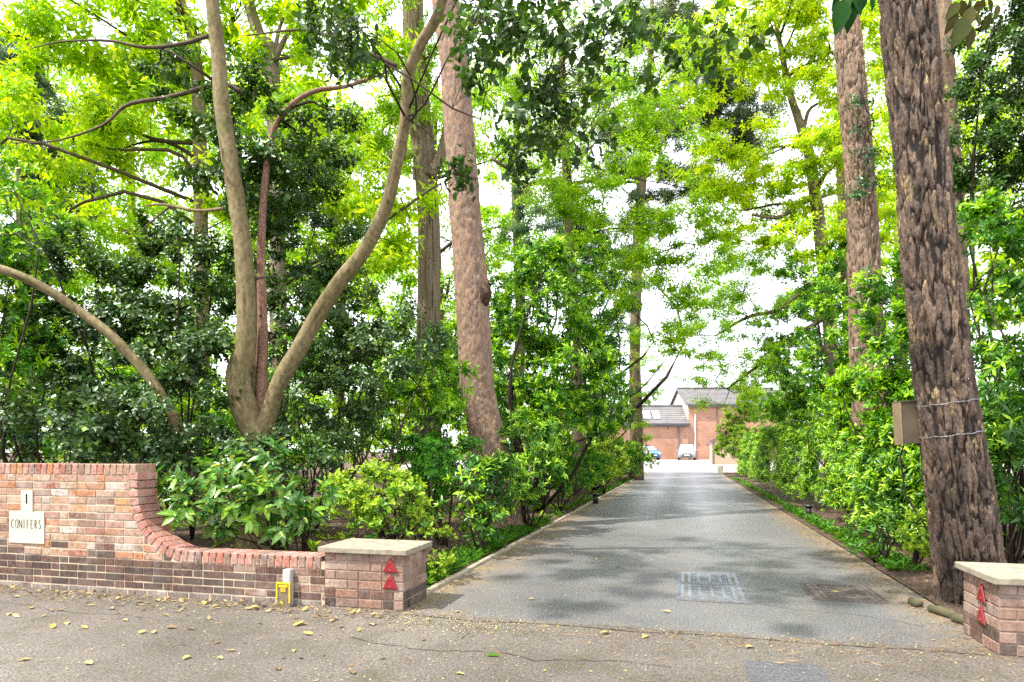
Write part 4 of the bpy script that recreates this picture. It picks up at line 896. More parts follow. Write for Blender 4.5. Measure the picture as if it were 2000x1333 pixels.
S('laurel_bush', 'bright yellow green laurel growing up between the two right hand pines', 'bush', [(1735, 600, 9.8, 45, 90, .6), (1740, 720, 9.4, 52, 90, .5), (1725, 800, 9.6, 60, 60, .5), (1690, 760, 10.0, 50, 55, .4), (1695, 850, 10.2, 50, 50, .4)], 'laurel', cover=3.4, seed=74, stems=8, new_bias=1)
S('laurel_bush', 'laurel bush of glossy leaves in front of the second pine trunk', 'bush', [(1680, 770, 12.0, 65, 60, .6), (1640, 800, 13.2, 75, 50, .6)], 'laurel', cover=3.6, seed=75, stems=8, new_bias=1)
S('laurel_tree', 'tall dark laurel wall above the clipped hedge right of the drive', 'bush', [(1570, 740, 19.5, 85, 85, 1.1), (1630, 650, 16, 70, 110, 1.0), (1505, 770, 28, 55, 60, 1.3), (1540, 650, 23, 70, 70, 1.3), (1600, 540, 18, 80, 60, 1.1), (1660, 760, 15.5, 80, 80, .9), (1590, 800, 19.5, 90, 50, .9)], 'laurel', cover=3.1, seed=76, base=(5.2, 18, .05), stems=14, Ls=1.1, new_bias=.6, r0=.06)
S('privet_bush', 'small yellow green shrub at the left foot of the big pine', 'bush', [(1805, 1050, 7.2, 36, 42, .2)], 'privet', cover=2.2, seed=77, stems=5, new_bias=1)
S('dark_leaved_shrub', 'low dark leaved shrub on the bare soil left of the big pine', 'bush', [(1730, 1045, 7.8, 55, 28, .3)], 'rhodo', cover=1.6, seed=78, stems=5, Ls=.9)
S('rhododendron', 'large leaved rhododendron at the right edge beyond the big pine', 'bush', [(1965, 850, 6.9, 55, 90, .5), (1990, 960, 6.6, 60, 70, .4), (1945, 740, 7.4, 45, 70, .5)], 'rhodo', cover=2.5, nparts=150, seed=79, stems=10, base=(*W(1985, 1120, 7.0).xy, .03), Ls=1.15)
S('rhododendron', 'glossy laurel like bush high at the right edge behind the big pine', 'bush', [(1960, 560, 7.6, 70, 80, .6), (1930, 440, 8.4, 70, 60, .6), (2010, 680, 7.2, 60, 60, .5)], 'laurel', cover=3.2, seed=80, stems=8, base=(*W(1980, 1090, 7.8).xy, .03))
S('holly_tree', 'tall dense dark evergreen filling the upper right corner', 'tree', [(1940, 160, 10.5, 95, 190, 1.3), (1985, 330, 10, 80, 120, 1.1), (1900, 320, 11, 60, 130, 1.1), (2060, 60, 10, 120, 240, 1.2)], 'holly', cover=3.0, seed=81, stems=10, r0=.03, Ls=1.3)
S('undergrowth_bush', 'shady green bushes filling the gap behind the right edge rhododendron', 'bush', [(1960, 640, 11, 110, 90, 1), (1960, 800, 11, 110, 90, 1), (1960, 950, 10, 100, 70, 1), (1720, 660, 11.5, 60, 80, .8)], 'laurel', cover=2.4, seed=82, stems=10)

# ------------------------------------------------------------------ tall broadleaved trees
def tree(name, label, rows, d, ells, kind, bmat, cover=2, Ls=1.0, seed=1, nlimb=10, r0=.07, style='smooth', extra=(), shell=.1, group=None, shape='hex', thin=.012, gb=True, new_bias=0):
    P, R = pxpath(rows, d)
    if gb: P.insert(0, Vector((P[0].x, P[0].y, gz(P[0].y) - .05))); R.insert(0, R[0]*1.15)
    b = (P[0].x, P[0].y, gz(P[0].y)); t = thing(name, b, label, 'tree', group)
    _, q = trunk(t, b, P, R, bmat, style, 20 if d > 12 else 30, .18)
    for rr_ in extra: Q, S_ = pxpath(rr_, d); trunk(t, b, Q, S_, bmat, 'smooth', 8, .15, 'branch'); q += list(zip(Q, S_))
    st = [(a, c) for a, c in q if a.z > 2]
    grow(t, b, ells, kind, cover, Ls, None, 0, shape, st, bmat, r0, nlimb, new_bias, seed, shell, thin); return t
tree('oak_tree', 'lime green oak with a dark knotty trunk between drive and second pine', [(1625, 700, 30), (1605, 480, 27), (1592, 380, 24), (1580, 300, 22), (1562, 240, 18), (1545, 190, 14), (1530, 120, 11), (1515, 40, 9), (1500, -80, 6), (1480, -300, 3)], 18.5,
     [(1560, 120, 18.5, 130, 120, 2.2), (1480, 60, 18, 110, 90, 2), (1600, 330, 17.5, 100, 110, 1.6), (1470, 330, 19, 95, 60, 1.8), (1500, 430, 19.5, 110, 60, 1.8), (1620, 220, 17, 60, 110, 1.3), (1420, 70, 19, 90, 70, 1.8), (1580, 470, 17.5, 80, 50, 1.3), (1700, 120, 18.5, 70, 120, 1.6), (1560, -160, 18, 260, 120, 2.6), (1710, 350, 18, 50, 120, 1.5), (1400, 200, 19, 60, 60, 1.3), (1385, 330, 19.5, 50, 60, 1.2), (1380, 130, 19, 70, 60, 1.3), (1430, 380, 19.5, 80, 60, 1.3)],
     'oak', MB_BR, 1.9, 1.3, 91, 16, .08, extra=([(1590, 385, 16), (1560, 400, 12), (1520, 425, 9), (1470, 420, 5)], [(1592, 390, 9), (1620, 380, 7), (1645, 375, 4)], [(1572, 290, 10), (1540, 285, 7), (1500, 290, 4)], [(1570, 250, 9), (1585, 210, 7), (1640, 190, 4)]))
tree('beech_tree', 'small leaved tree reaching over the drive in front of the far buildings', [(1660, 700, 24), (1650, 500, 20), (1640, 300, 15), (1640, 100, 8)], 22,
     [(1400, 640, 22, 80, 34, 1.8), (1440, 590, 22, 90, 40, 1.8), (1350, 690, 22, 50, 28, 1.4), (1400, 700, 22, 60, 30, 1.5), (1460, 690, 22, 60, 50, 1.5), (1440, 760, 23, 60, 26, 1.4), (1365, 745, 22, 40, 20, 1.2), (1390, 785, 22, 45, 12, 1.0), (1330, 640, 22, 40, 40, 1.2), (1480, 500, 21, 80, 60, 1.6), (1400, 540, 22, 80, 50, 1.6), (1370, 600, 22, 60, 40, 1.4)],
     'spring', MB_DARK, 1.1, 1.0, 92, 8, .02, shell=.1, thin=.007, gb=True, extra=([(1650, 520, 14), (1580, 560, 11), (1520, 605, 9), (1460, 620, 7), (1400, 655, 4)], [(1655, 600, 12), (1580, 640, 9), (1500, 700, 7), (1420, 760, 4)]))
tree('beech_tree', 'light green spring tree hanging sprays over the far trunk beside the drive', [(1130, 860, 26), (1120, 600, 22), (1110, 400, 20), (1100, 200, 16), (1095, 50, 12), (1090, -150, 6)], 19,
     [(1100, 380, 17, 110, 70, 1.8), (1200, 330, 16, 110, 60, 1.5), (1170, 440, 17, 110, 60, 1.5), (1270, 480, 17, 70, 90, 1.4), (1310, 560, 17, 50, 60, 1.0), (1230, 540, 18, 70, 60, 1.4), (1060, 300, 18, 90, 80, 1.6), (1000, 130, 17, 90, 120, 1.8), (1340, 420, 17, 80, 60, 1.2), (1370, 520, 17, 50, 40, 1.0), (1300, 660, 18, 50, 50, 1.0), (1330, 590, 18, 50, 60, 1.0), (1380, 470, 18, 60, 60, 1.1), (1300, 270, 17, 90, 90, 1.5), (1190, 70, 18, 120, 60, 1.5), (1330, 120, 18, 90, 60, 1.4), (1150, 180, 18, 130, 80, 1.8), (1240, 190, 17, 90, 90, 1.5)],
     'spring', MB_DARK, 1.25, 1.15, 93, 9, .028, extra=([(1108, 350, 12), (1060, 355, 11), (1020, 360, 8), (1000, 335, 8), (960, 310, 6)], [(1110, 360, 8), (1170, 352, 7), (1240, 357, 5)]), new_bias=.3)
tree('chestnut_tree', 'glowing yellow green tree behind the top left of the forked stems', [(395, 700, 30), (392, 400, 28), (388, 200, 27), (378, 80, 24), (352, 0, 22), (330, -150, 16), (320, -350, 6)], 13.5,
     [(150, 90, 13.5, 170, 110, 1.8), (330, 60, 14, 130, 90, 1.6), (90, 220, 14, 110, 80, 1.6), (290, 270, 14, 140, 90, 1.5), (180, 350, 14.5, 110, 60, 1.5), (460, 120, 14, 80, 110, 1.5), (300, 170, 14, 120, 80, 1.5), (80, -120, 13, 260, 150, 2.4), (-130, 250, 14, 170, 230, 2.2), (380, -200, 13, 240, 150, 2.4)],
     'lime', MB_SMOOTH, 2.1, 1.6, 94, 14, .05)
tree('chestnut_tree', 'yellow green tree showing between the forked stems and the leaning right stem', [(545, 700, 34), (540, 400, 30), (530, 120, 30), (510, 80, 26), (485, 0, 22), (460, -160, 14), (450, -320, 6)], 12.8,
     [(600, 120, 13, 110, 70, 1.5), (560, 230, 13, 100, 80, 1.5), (640, 330, 13.5, 90, 90, 1.4), (700, 420, 13.5, 90, 80, 1.3), (740, 540, 13.5, 70, 80, 1.2), (690, 40, 13, 120, 60, 1.5), (800, 420, 14, 60, 110, 1.2), (560, 30, 13, 110, 50, 1.5), (620, -200, 13, 240, 160, 2.4), (500, 400, 14, 80, 100, 1.2)],
     'lime', MB_BR, 2.1, 1.6, 95, 14, .05, extra=([(530, 125, 16), (560, 70, 9), (590, 20, 6), (610, -40, 4)], [(532, 140, 14), (545, 60, 7), (575, -20, 5)]))
tree('cedar_tree', 'grey green drooping conifer at the top left corner', [(45, 700, 30), (45, 300, 26), (50, 220, 24), (62, 80, 18), (70, -80, 10)], 19,
     [(60, 200, 18.5, 100, 60, 1.8), (30, 110, 18, 80, 60, 1.6), (110, 280, 18.5, 80, 60, 1.6), (40, 320, 18.5, 90, 60, 1.6), (150, 400, 19, 80, 60, 1.6)], 'cedar', MB_CYP, 1.9, 1.5, 96, 12, .06, style='fibre', shape='dia')
tree('lime_tree', 'bright green background tree behind the second pine and hedge', [(1760, 700, 26), (1755, 400, 22), (1750, 200, 18), (1748, 0, 12)], 24,
     [(1720, 460, 23, 80, 110, 2.2), (1740, 250, 24, 90, 140, 2.2), (1640, 560, 23, 90, 60, 2), (1860, 200, 24, 120, 200, 2.4), (1730, 20, 24, 120, 110, 2.4), (1880, 450, 23, 90, 120, 2), (1650, 430, 24, 70, 80, 2), (1970, 280, 22, 90, 150, 2), (1960, 520, 20, 90, 130, 2)],
     'lime', MB_BR, 1.7, 1.7, 97, 12, .08)
# woodland behind: countable background trees with mid-green crowns
bgrows = [(60, 27, 'spring', 'mid green woodland tree far behind the brick wall at the left edge', 260, 260, 480), (260, 30, 'lime', 'pale woodland tree far behind the leaning tan stem', 180, 280, 480), (470, 28, 'spring', 'green woodland tree far behind the forked stems', 190, 260, 520),
          (660, 30, 'lime', 'pale green woodland tree far behind the leaning right stem', 170, 260, 520), (850, 27, 'spring', 'green woodland tree far behind the grey fibrous trunk', 150, 260, 560), (1010, 33, 'spring', 'green woodland tree seen just right of the reddish pine', 120, 230, 470)]
for i, (x, d, kd, lab, hw, hh, cyy) in enumerate(bgrows):
    tree('woodland_tree', lab, [(x, 860, 24), (x + 6, 600, 20), (x - 4, 350, 15), (x + 3, 150, 8)], d, [(x, cyy, d, hw, hh*.62, 2.6), (x - 60, 700, d, hw*.9, 90, 2.4), (x + 70, 790, d - 1, hw*.9, 70, 2.2), (x+30, 250, d, hw, 120, 2.5)], kd, MB_BR, 1.6, 2.4, 110+i, 8, .08, shape='dia', group='woodland trees behind the wall', thin=.02)
for i, (x, d, lab) in enumerate(((90, 12.5, 'shrub low in the wood behind the wall near the name plates'), (330, 13, 'shrub low in the wood behind the leaning tan stem foot'), (600, 12.5, 'shrub low in the wood behind the forked stems'), (840, 14, 'shrub low in the wood behind the reddish pine'))):
    S('woodland_shrub', 'mid green ' + lab, 'bush', [(x, 800, d, 160, 90, 1.2), (x + 60, 915, d - 1.5, 150, 55, .9), (x-30, 700, d+1, 130, 60, 1)], 'laurel', cover=1.7, seed=130+i, stems=10, Ls=1.2, group='shrubs low in the wood')
S('woodland_thicket', 'distant line of woodland closing the view behind the left trees', 'bush', [(x, 840, 40, 130, 60, 3) for x in (-50, 130, 310, 490, 670, 850, 1020)], 'spring', cover=1.6, seed=140, stems=12, Ls=3, shape='dia')
S('woodland_thicket', 'distant line of woodland behind the right hedge', 'bush', [(x, 800, 40, 110, 95, 3) for x in (1600, 1750, 1900, 2050)], 'laurel', cover=1.6, seed=141, stems=12, Ls=3, shape='dia')

# big leaves hanging close to the camera at the top right
hs = thing('hanging_spray', W(1770, -60, 2.6), 'spray of a few large dark leaves hanging in front of the big pine top', 'branch')
def hang(px_list, label=None, L=.075, q=.3, seed=3, d=2.6, ratio=.45, kind='laurel'):
    r = np.random.default_rng(seed); P = []; D = []; N = []; LL = []; T = []
    for (x, y, dx, dy, l) in px_list:
        a = W(x, y, d); bb = W(x+dx, y+dy, d + r.normal(0, .03)); dv = np.array(bb-a); L_ = np.linalg.norm(dv)
        P.append(np.array(a)); D.append(dv/L_); LL.append(L_*l); nrm = np.array([ST, -CT, 0])*1.0 + r.normal(0, .35, 3); nrm -= D[-1]*nrm.dot(D[-1]); N.append(nrm/np.linalg.norm(nrm)); T.append(q + r.normal(0, .1))
    return [np.array(k) for k in (P, D, N, LL)] + [np.clip(np.array(T), .02, .98)]
a = hang([(1640, -5, -20, 30, 1), (1655, -10, -5, 40, 1), (1660, 0, -2, 62, 1), (1665, -12, 22, 38, 1), (1690, -15, -10, 42, 1), (1700, -10, 8, 34, 1), (1648, 0, -12, 62, 1)], d=2.6)
ML['shade'] = leaf_mat('deep_green_leaf', [(0, (.008, .04, .008)), (1, (.025, .09, .010))], .15, .75, .1)
put_leaves(hs, hs.location, ML['shade'], *a[:4], .5, a[4], 'hex', 20)
m = MB().tube([W(1770, -80, 2.6) - hs.location, W(1700, -30, 2.6) - hs.location, W(1655, -8, 2.6) - hs.location], [.004, .003, .002], 6); m.build('twig', MB_DARK, hs, True)
hs = thing('hanging_spray', W(1900, -60, 3.0), 'spray of olive brown backed leaves hanging right of the big pine top', 'branch')
a = hang([(1872, 5, -22, 30, 1), (1868, 20, -18, 45, 1), (1895, 0, -5, 30, 1), (1905, 5, 20, 18, 1), (1900, 15, -18, 45, 1), (1888, 35, -22, 50, 1), (1895, 50, 0, 46, 1), (1930, 0, 12, 26, 1), (1935, 25, -15, 38, 1), (1905, 25, 12, 24, 1), (1950, 10, -5, 26, 1), (1878, 0, 6, 40, 1), (1882, 40, -12, 48, 1)], d=3.0, q=.5, seed=4)
ML['rust'] = leaf_mat('brown_backed_leaf', [(0, (.025, .04, .01)), (.5, (.06, .06, .018)), (1, (.11, .085, .035))], .2, .75, .1)
put_leaves(hs, hs.location, ML['rust'], *a[:4], .44, a[4], 'hex', 20)
m = MB().tube([W(1900, -80, 3) - hs.location, W(1895, -20, 3) - hs.location, W(1890, 30, 3) - hs.location], [.004, .003, .002], 6); m.build('twig', MB_DARK, hs, True)

# ------------------------------------------------------------------ ground cover
r = np.random.default_rng(77)
def tufts(name, cx, cyy, n, L, mat, wd=.05, blades=9):
    P, D, N, LL = [], [], [], []
    for k in range(n):
        x, y = cx(), cyy(); z = gz(y) + .02
        for j in range(blades):
            a = r.uniform(0, 6.28); e = r.uniform(.3, 1.15); P.append((x + r.normal(0, .03), y + r.normal(0, .03), z)); D.append((math.cos(a)*math.sin(e), math.sin(a)*math.sin(e), math.cos(e))); N.append((-math.cos(a)*math.cos(e), -math.sin(a)*math.cos(e), math.sin(e))); LL.append(L*r.uniform(.5, 1.2))
    me = leaves_mesh(np.array(P), np.array(D), np.array(N), np.array(LL), np.array(LL)*wd, np.clip(r.normal(.5, .22, len(P)), 0, .99), 'hex', name, .2, .35); me.materials.append(mat)
    tag(link(name, me), kind='stuff')
tufts('grass', lambda: -2.45 - abs(r.normal(0, .13)), lambda: r.choice([r.uniform(5.7, 7.2), r.uniform(7.4, 9.8), r.uniform(9.8, 12), r.uniform(12, 34)]), 620, .15, ML['grass'], .09)
tufts('ground_ivy', lambda: 2.22 + abs(r.normal(0, .14)), lambda: r.choice([r.uniform(11, 16), r.uniform(14, 34), r.uniform(8, 11)]), 420, .12, ML['grass'], .25)
tufts('weeds', lambda: r.uniform(-14, -2.6), lambda: r.uniform(5.6, 16), 500, .13, ML['spring'], .3, 6)
def litter(name, n, fx, fy, L, mat, lift, ratio=.5, tlo=0, thi=1, on_bed=False):
    P = np.array([(fx(), fy(), 0) for _ in range(n)]); P[:, 2] = gzn(P[:, 1]) + lift
    if on_bed:
        for i in range(n): P[i, 2] = lift + gz(P[i, 1]) + bedz(P[i, 0], P[i, 1], -2.36 if P[i, 0] < 0 else 2.10)
    a = r.uniform(0, 6.28, n); D = unit(np.stack([np.cos(a), np.sin(a), r.normal(.08, .12, n)], 1)); N = np.array([0, 0, 1]) + r.normal(0, .22, (n, 3)); N = unit(N - D*np.sum(N*D, axis=1)[:, None]); LL = L*r.uniform(.4, 1.3, n)
    me = leaves_mesh(P, D, N, LL, LL*ratio, r.uniform(tlo, thi, n)*.99, 'dia', name, .3, -.15); me.materials.append(mat); tag(link(name, me), kind='stuff')
litter('leaf_litter', 9000, lambda: -2.42 - abs(r.normal(0, 3)), lambda: r.uniform(5.4, 20), .055, ML['dead'], .012, .45, 0, .55, True)
litter('leaf_litter', 5000, lambda: 2.2 + abs(r.normal(0, 1.6)), lambda: r.uniform(5.6, 16), .05, ML['dead'], .012, .4, 0, .5, True)
litter('petal_litter', 4200, lambda: r.choice([r.uniform(-7, -1), -2.2 + abs(r.normal(0, .55)), r.uniform(-7, 2.5)]), lambda: r.choice([r.uniform(3.2, 5.05), r.normal(4.85, .2), r.normal(4.85, .12), r.uniform(5.1, 9)]), .0095, ML['blossom'], .007, .8)
litter('leaf_crumbs', 2600, lambda: r.uniform(-7.5, 2.4), lambda: r.choice([r.normal(4.95, .10), r.uniform(3, 5), r.normal(4.85, .2)]), .022, ML['dead'], .007, .5, .1, .9)
litter('leaf_crumbs', 4500, lambda: r.choice([-2.25 + abs(r.normal(0, .10)), 2.02 - abs(r.normal(0, .15))]), lambda: r.uniform(5, 22), .025, ML['dead'], .005, .5, .1, .7)

litter('leaf_drift', 330, lambda: r.uniform(-7.2, -2.2), lambda: 5.05 - abs(r.normal(0, .16)), .06, ML['dead'], .009, .45, .1, .85)
litter('leaf_drift', 60, lambda: r.uniform(-7.5, -1.8), lambda: r.uniform(3.6, 4.9), .06, ML['dead'], .009, .42, .1, .85)
litter('twig_litter', 500, lambda: r.uniform(-7.5, 2.5), lambda: 5.05 - abs(r.normal(0, .5)), .10, ML['dead'], .008, .05, .0, .5)
litter('needle_litter', 900, lambda: 2.06 - abs(r.normal(0, .22)), lambda: r.uniform(4.9, 16), .07, ML['dead'], .007, .05, .0, .3)
litter('needle_litter', 260, lambda: r.uniform(1.0, 2.4), lambda: r.uniform(3.6, 5.2), .07, ML['dead'], .007, .05, .0, .3)
def in_wall(x, y): return y > 4.9 and x < -2.2 and y < 5.6
r2 = random.Random(12); nleaf = 0
marks = [(-6.2, 'below the name plates'), (-5.0, 'under the curve of the wall'), (-4.1, 'in front of the low wall'), (-3.3, 'near the yellow marker plate'), (-2.2, 'in front of the left pier')]
spots = [((1700, 'brown'), 0)]
pts = [(25, 1168), (70, 1150), (150, 1160), (215, 1190), (250, 1165), (130, 1218), (170, 1230), (100, 1230), (300, 1240), (330, 1205), (352, 1198), (430, 1190), (452, 1182), (465, 1172), (516, 1185), (540, 1170), (490, 1192), (575, 1208), (620, 1184), (645, 1196), (650, 1210), (573, 1225), (600, 1222), (650, 1213), (460, 1273), (430, 1256), (435, 1290), (270, 1240), (380, 1232), (573, 1272), (372, 1284), (765, 1197), (825, 1254), (892, 1198), (700, 1236), (730, 1224), (118, 1195), (60, 1188), (20, 1200), (200, 1167), (325, 1228), (280, 1177), (400, 1183), (610, 1242), (340, 1168), (170, 1178), (240, 1213), (60, 1290), (545, 1312), (690, 1320), (180, 1300), (890, 1318), (1044, 1172), (1120, 1085), (1125, 1078), (1190, 1238), (1165, 1095), (1480, 1126), (1255, 1248), (1470, 1265), (1640, 1160), (1210, 1110), (1075, 1052), (1310, 1198)]
USED = {}
for (x, y) in pts:
    d = 1716/(y-HZ); p = W(x, y, d); 
    if in_wall(p.x, p.y): p.y = 4.86
    c = r2.choice(['yellow', 'tan', 'brown', 'tan', 'yellow', 'tan']) if x < 1000 else r2.choice(['tan', 'pale'])
    if (x, y) == (825, 1254): c = 'brown'
    where = 'on the dark drive asphalt' if x > 1000 and y < 1240 else next((s for lim, s in marks if p.x < lim), 'on the footway before the drive')
    if x < 1000 and p.y < 4.5: where = 'out on the open footway' if x < 500 else 'on the footway near the front edge'
    T = {'yellow': .97, 'tan': .68, 'brown': .3, 'pale': .8}[c]; curl = r2.choice(['curled', 'flat'])
    o = bpy.data.objects.new('fallen_leaf', unit_leaf(ML['dead'], int(T*6), .5, -.22 if curl == 'curled' else .05, .45)); COL.objects.link(o)
    s = r2.uniform(.055, .085); o.location = (p.x, p.y, .010); o.rotation_euler = (r2.uniform(-.25, .25), r2.uniform(-.15, .05), r2.uniform(0, 6.28)); o.scale = (s, s*r2.uniform(.4, .6), s)
    lab = f'{curl} {c} fallen leaf lying {where}'; USED.setdefault(lab, []).append((x, y, o)); tag(o, lab, 'leaf', 'fallen leaves on the tarmac')
for lab, its in USED.items():
    if len(its) < 2: continue
    its.sort(); wd_ = ['leftmost', 'second from the left', 'third from the left', 'fourth from the left', 'fifth from the left', 'sixth from the left', 'seventh from the left', 'eighth from the left']
    for k, (x, y, o) in enumerate(its): o['label'] = lab.replace(' lying', '').replace('on the dark drive asphalt', 'on the drive') + ', ' + ('rightmost of them' if k == len(its)-1 else wd_[min(k, 7)])
o = bpy.data.objects.new('fallen_leaf', unit_leaf(ML['holly'], 3, .5)); COL.objects.link(o); p = W(950, 1283, 1716/401); o.location = (p.x, p.y, .012); o.scale = (.12, .05, .08); o.rotation_euler = (.2, 0, TH + .1)
tag(o, 'green fallen leaf sprig alone at the front of the footway', 'leaf', 'fallen leaves on the tarmac')

# small black drive light, logs
p = W(1163, 962, 16.8)
bl = thing('bollard_light', (p.x, p.y, 0), 'small black post light in the grass beside the left kerb', 'light')
MB().tube([(0, 0, 0), (0, 0, .22)], [.07, .075], 14).build('post', M_BLACK, bl, True); MB().tube([(0, 0, .222), (0, 0, .25), (0, 0, .27)], [.10, .095, .05], 14).build('cap', M_BLACK, bl, True)
p = W(1580, 985, 13.2)
bl = thing('bollard_light', (p.x, p.y, 0), 'small black post light below the right hedge', 'light')
MB().tube([(0, 0, 0), (0, 0, .22)], [.06, .065], 14).build('post', M_BLACK, bl, True); MB().tube([(0, 0, .222), (0, 0, .25), (0, 0, .27)], [.09, .085, .05], 14).build('cap', M_BLACK, bl, True)
for (xa, ya, xb2, yb2, lab) in ((1780, 1168, 1796, 1174, 'short mossy log end left of the big pine foot'), (1818, 1182, 1866, 1197, 'mossy log edging between the big pine and the right pier'), (1862, 1200, 1892, 1210, 'mossy stub of log against the right pier')):
    a = W(xa, ya, 1716/(ya-HZ+14)); c = W(xb2, yb2, 1716/(yb2-HZ+14)); a.z = c.z = .03
    t = thing('log', a, lab, 'log', 'log edging by the pine')
    MB().tube([(0, 0, 0), (c-a)*.5 + Vector((0, 0, .004)), c-a], [.035, .038, .034], 10, True, .06).build('log', M_LOG, t, True)

# ------------------------------------------------------------------ buildings at the end
def far_brick():
    m, t, p, o = nodes('far_brick')
    tcn = t.nodes.new('ShaderNodeTexCoord'); br = t.nodes.new('ShaderNodeTexBrick'); br.inputs['Scale'].default_value = 1
    br.inputs['Brick Width'].default_value = .225; br.inputs['Row Height'].default_value = .075; br.inputs['Mortar Size'].default_value = .008
    br.inputs['Color1'].default_value = (.40, .165, .10, 1); br.inputs['Color2'].default_value = (.31, .13, .08, 1); br.inputs['Mortar'].default_value = (.45, .36, .28, 1)
    cx = t.nodes.new('ShaderNodeSeparateXYZ'); cb = t.nodes.new('ShaderNodeCombineXYZ'); ad = t.nodes.new('ShaderNodeMath'); ad.operation = 'ADD'
    t.links.new(tcn.outputs['Object'], cx.inputs[0]); t.links.new(cx.outputs['X'], ad.inputs[0]); t.links.new(cx.outputs['Y'], ad.inputs[1]); t.links.new(ad.outputs[0], cb.inputs['X']); t.links.new(cx.outputs['Z'], cb.inputs['Y'])
    t.links.new(cb.outputs[0], br.inputs['Vector']); n = tex(t, .8, 4)
    t.links.new(mixc(t, br.outputs['Color'], ramp(t, [(.3, (.82, .82, .82)), (.7, (1.12, 1.12, 1.12))], n.outputs['Fac']).outputs['Color'], 1, 'MULTIPLY'), p.inputs['Base Color']); p.inputs['Roughness'].default_value = .9
    return m
M_FB = far_brick(); M_TILE = plain('roof_tile', (.15, .14, .14), .8, var=.25, scale=1.2); M_TILED = plain('roof_tile_dark', (.09, .085, .085), .85, var=.3, scale=1.2)
M_GUT = plain('grey_gutter', (.10, .10, .12), .5); M_CREAM = plain('cream_render', (.62, .56, .44), .85, var=.06, scale=1); M_WHITE = plain('white_pipe', (.8, .8, .78), .5, var=.03)
M_GLASS = plain('window_glass', (.55, .6, .65), .08, var=.02, spec=1.0); M_BROWN = plain('brown_panel', (.33, .17, .10), .9)
DB = 73.0; SC_ = DB/F; gb = .42
def bxy(px, py, d=DB): return ((px-1000)/F*d, EYE + (HZ-py)/F*d)
def building(name, label): return thing(name, (0, 0, 0), label, 'building', None, TH)
def slope_roof(t, x0, x1, ye, ze, yr, zr, mat, name='roof', rows=9, over=.25):
    """one pitch of a tiled roof, each course stepped above the one below"""
    m = MB(); n = rows
    for i in range(n):
        a, b2 = i/n, (i+1)/n; y0, z0 = ye + (yr-ye)*a, ze + (zr-ze)*a; y1, z1 = ye + (yr-ye)*b2, ze + (zr-ze)*b2
        m.prism([(x0, y0, z0 + .09), (x0, y1 + .04, z1 + .03), (x0, y1 + .04, z1 - .02), (x0, y0, z0 - .02)], (x1-x0, 0, 0))
    m.build(name, mat, t)
# left, lower block
A = building('brick_outbuilding', 'low brick building with two roof windows at the end of the drive')
x0, x1 = bxy(1130, 0)[0], bxy(1344, 0)[0]; ze = bxy(0, 828)[1]; zr = bxy(0, 795, 76)[1]
MB().box(((x0+x1)/2, DB + 2.6, (ze+gb)/2 - .1), (x1-x0, 5.2, ze-gb+.2)).build('wall', M_FB, A)
slope_roof(A, x0-.2, x1+.15, DB-.3, ze, DB+2.6, zr, M_TILE); slope_roof(A, x0-.2, x1+.15, DB+5.5, ze, DB+2.6, zr, M_TILE, 'roof')
MB().tube([(x0-.2, DB+2.6, zr+.08), (x1+.15, DB+2.6, zr+.08)], [.12, .12], 8).build('ridge_tile', M_TILED, A)
MB().box(((x0+x1)/2, DB-.38, ze-.04), (x1-x0+.3, .14, .13)).build('gutter', M_GUT, A); MB().box(((x0+x1)/2, DB-.14, ze-.18), (x1-x0+.2, .2, .22)).build('fascia', M_GUT, A)
xd = bxy(1325.6, 0)[0]; MB().tube([(xd, DB-.12, ze-.1), (xd, DB-.12, gb)], [.06, .06], 8).build('downpipe', M_GUT, A)
for px in (1266, 1285):
    xs_ = bxy(px, 0)[0]; s0, s1 = .20, .66
    wv = MB(); yy0, zz0 = DB-.3 + 2.9*s0, ze + (zr-ze)*s0; yy1, zz1 = DB-.3 + 2.9*s1, ze + (zr-ze)*s1
    w_ = MB().prism([(xs_-.46, yy0, zz0+.05), (xs_-.46, yy1, zz1+.05), (xs_-.46, yy1, zz1+.14), (xs_-.46, yy0, zz0+.14)], (.92, 0, 0)).build('roof_window', M_GUT, A)
    MB().prism([(xs_-.39, yy0+.1, zz0+.19), (xs_-.39, yy1-.1, zz1+.12), (xs_-.39, yy1-.1, zz1+.16), (xs_-.39, yy0+.1, zz0+.23)], (.78, 0, 0)).build('pane', M_GLASS, w_)
for px, py in ((1305.5, 836.5),): q = bxy(px, py); MB().tube([(q[0], DB-.03, q[1]), (q[0], DB+.02, q[1])], [.08, .08], 10).build('vent', M_BLACK, A)
for (pa, pb, py) in ((1257, 1271, 869), (1300, 1314, 868.5)): q = bxy(pa, py); MB().box(((q[0]+bxy(pb, 0)[0])/2, DB-.01, q[1]), (bxy(pb, 0)[0]-q[0], .03, .09)).build('lintel', M_BROWN, A)
q = bxy(1307, 884); MB().box((q[0], DB-.005, q[1]), (.85, .02, 1.6)).build('blocked_doorway', M_BROWN, A)
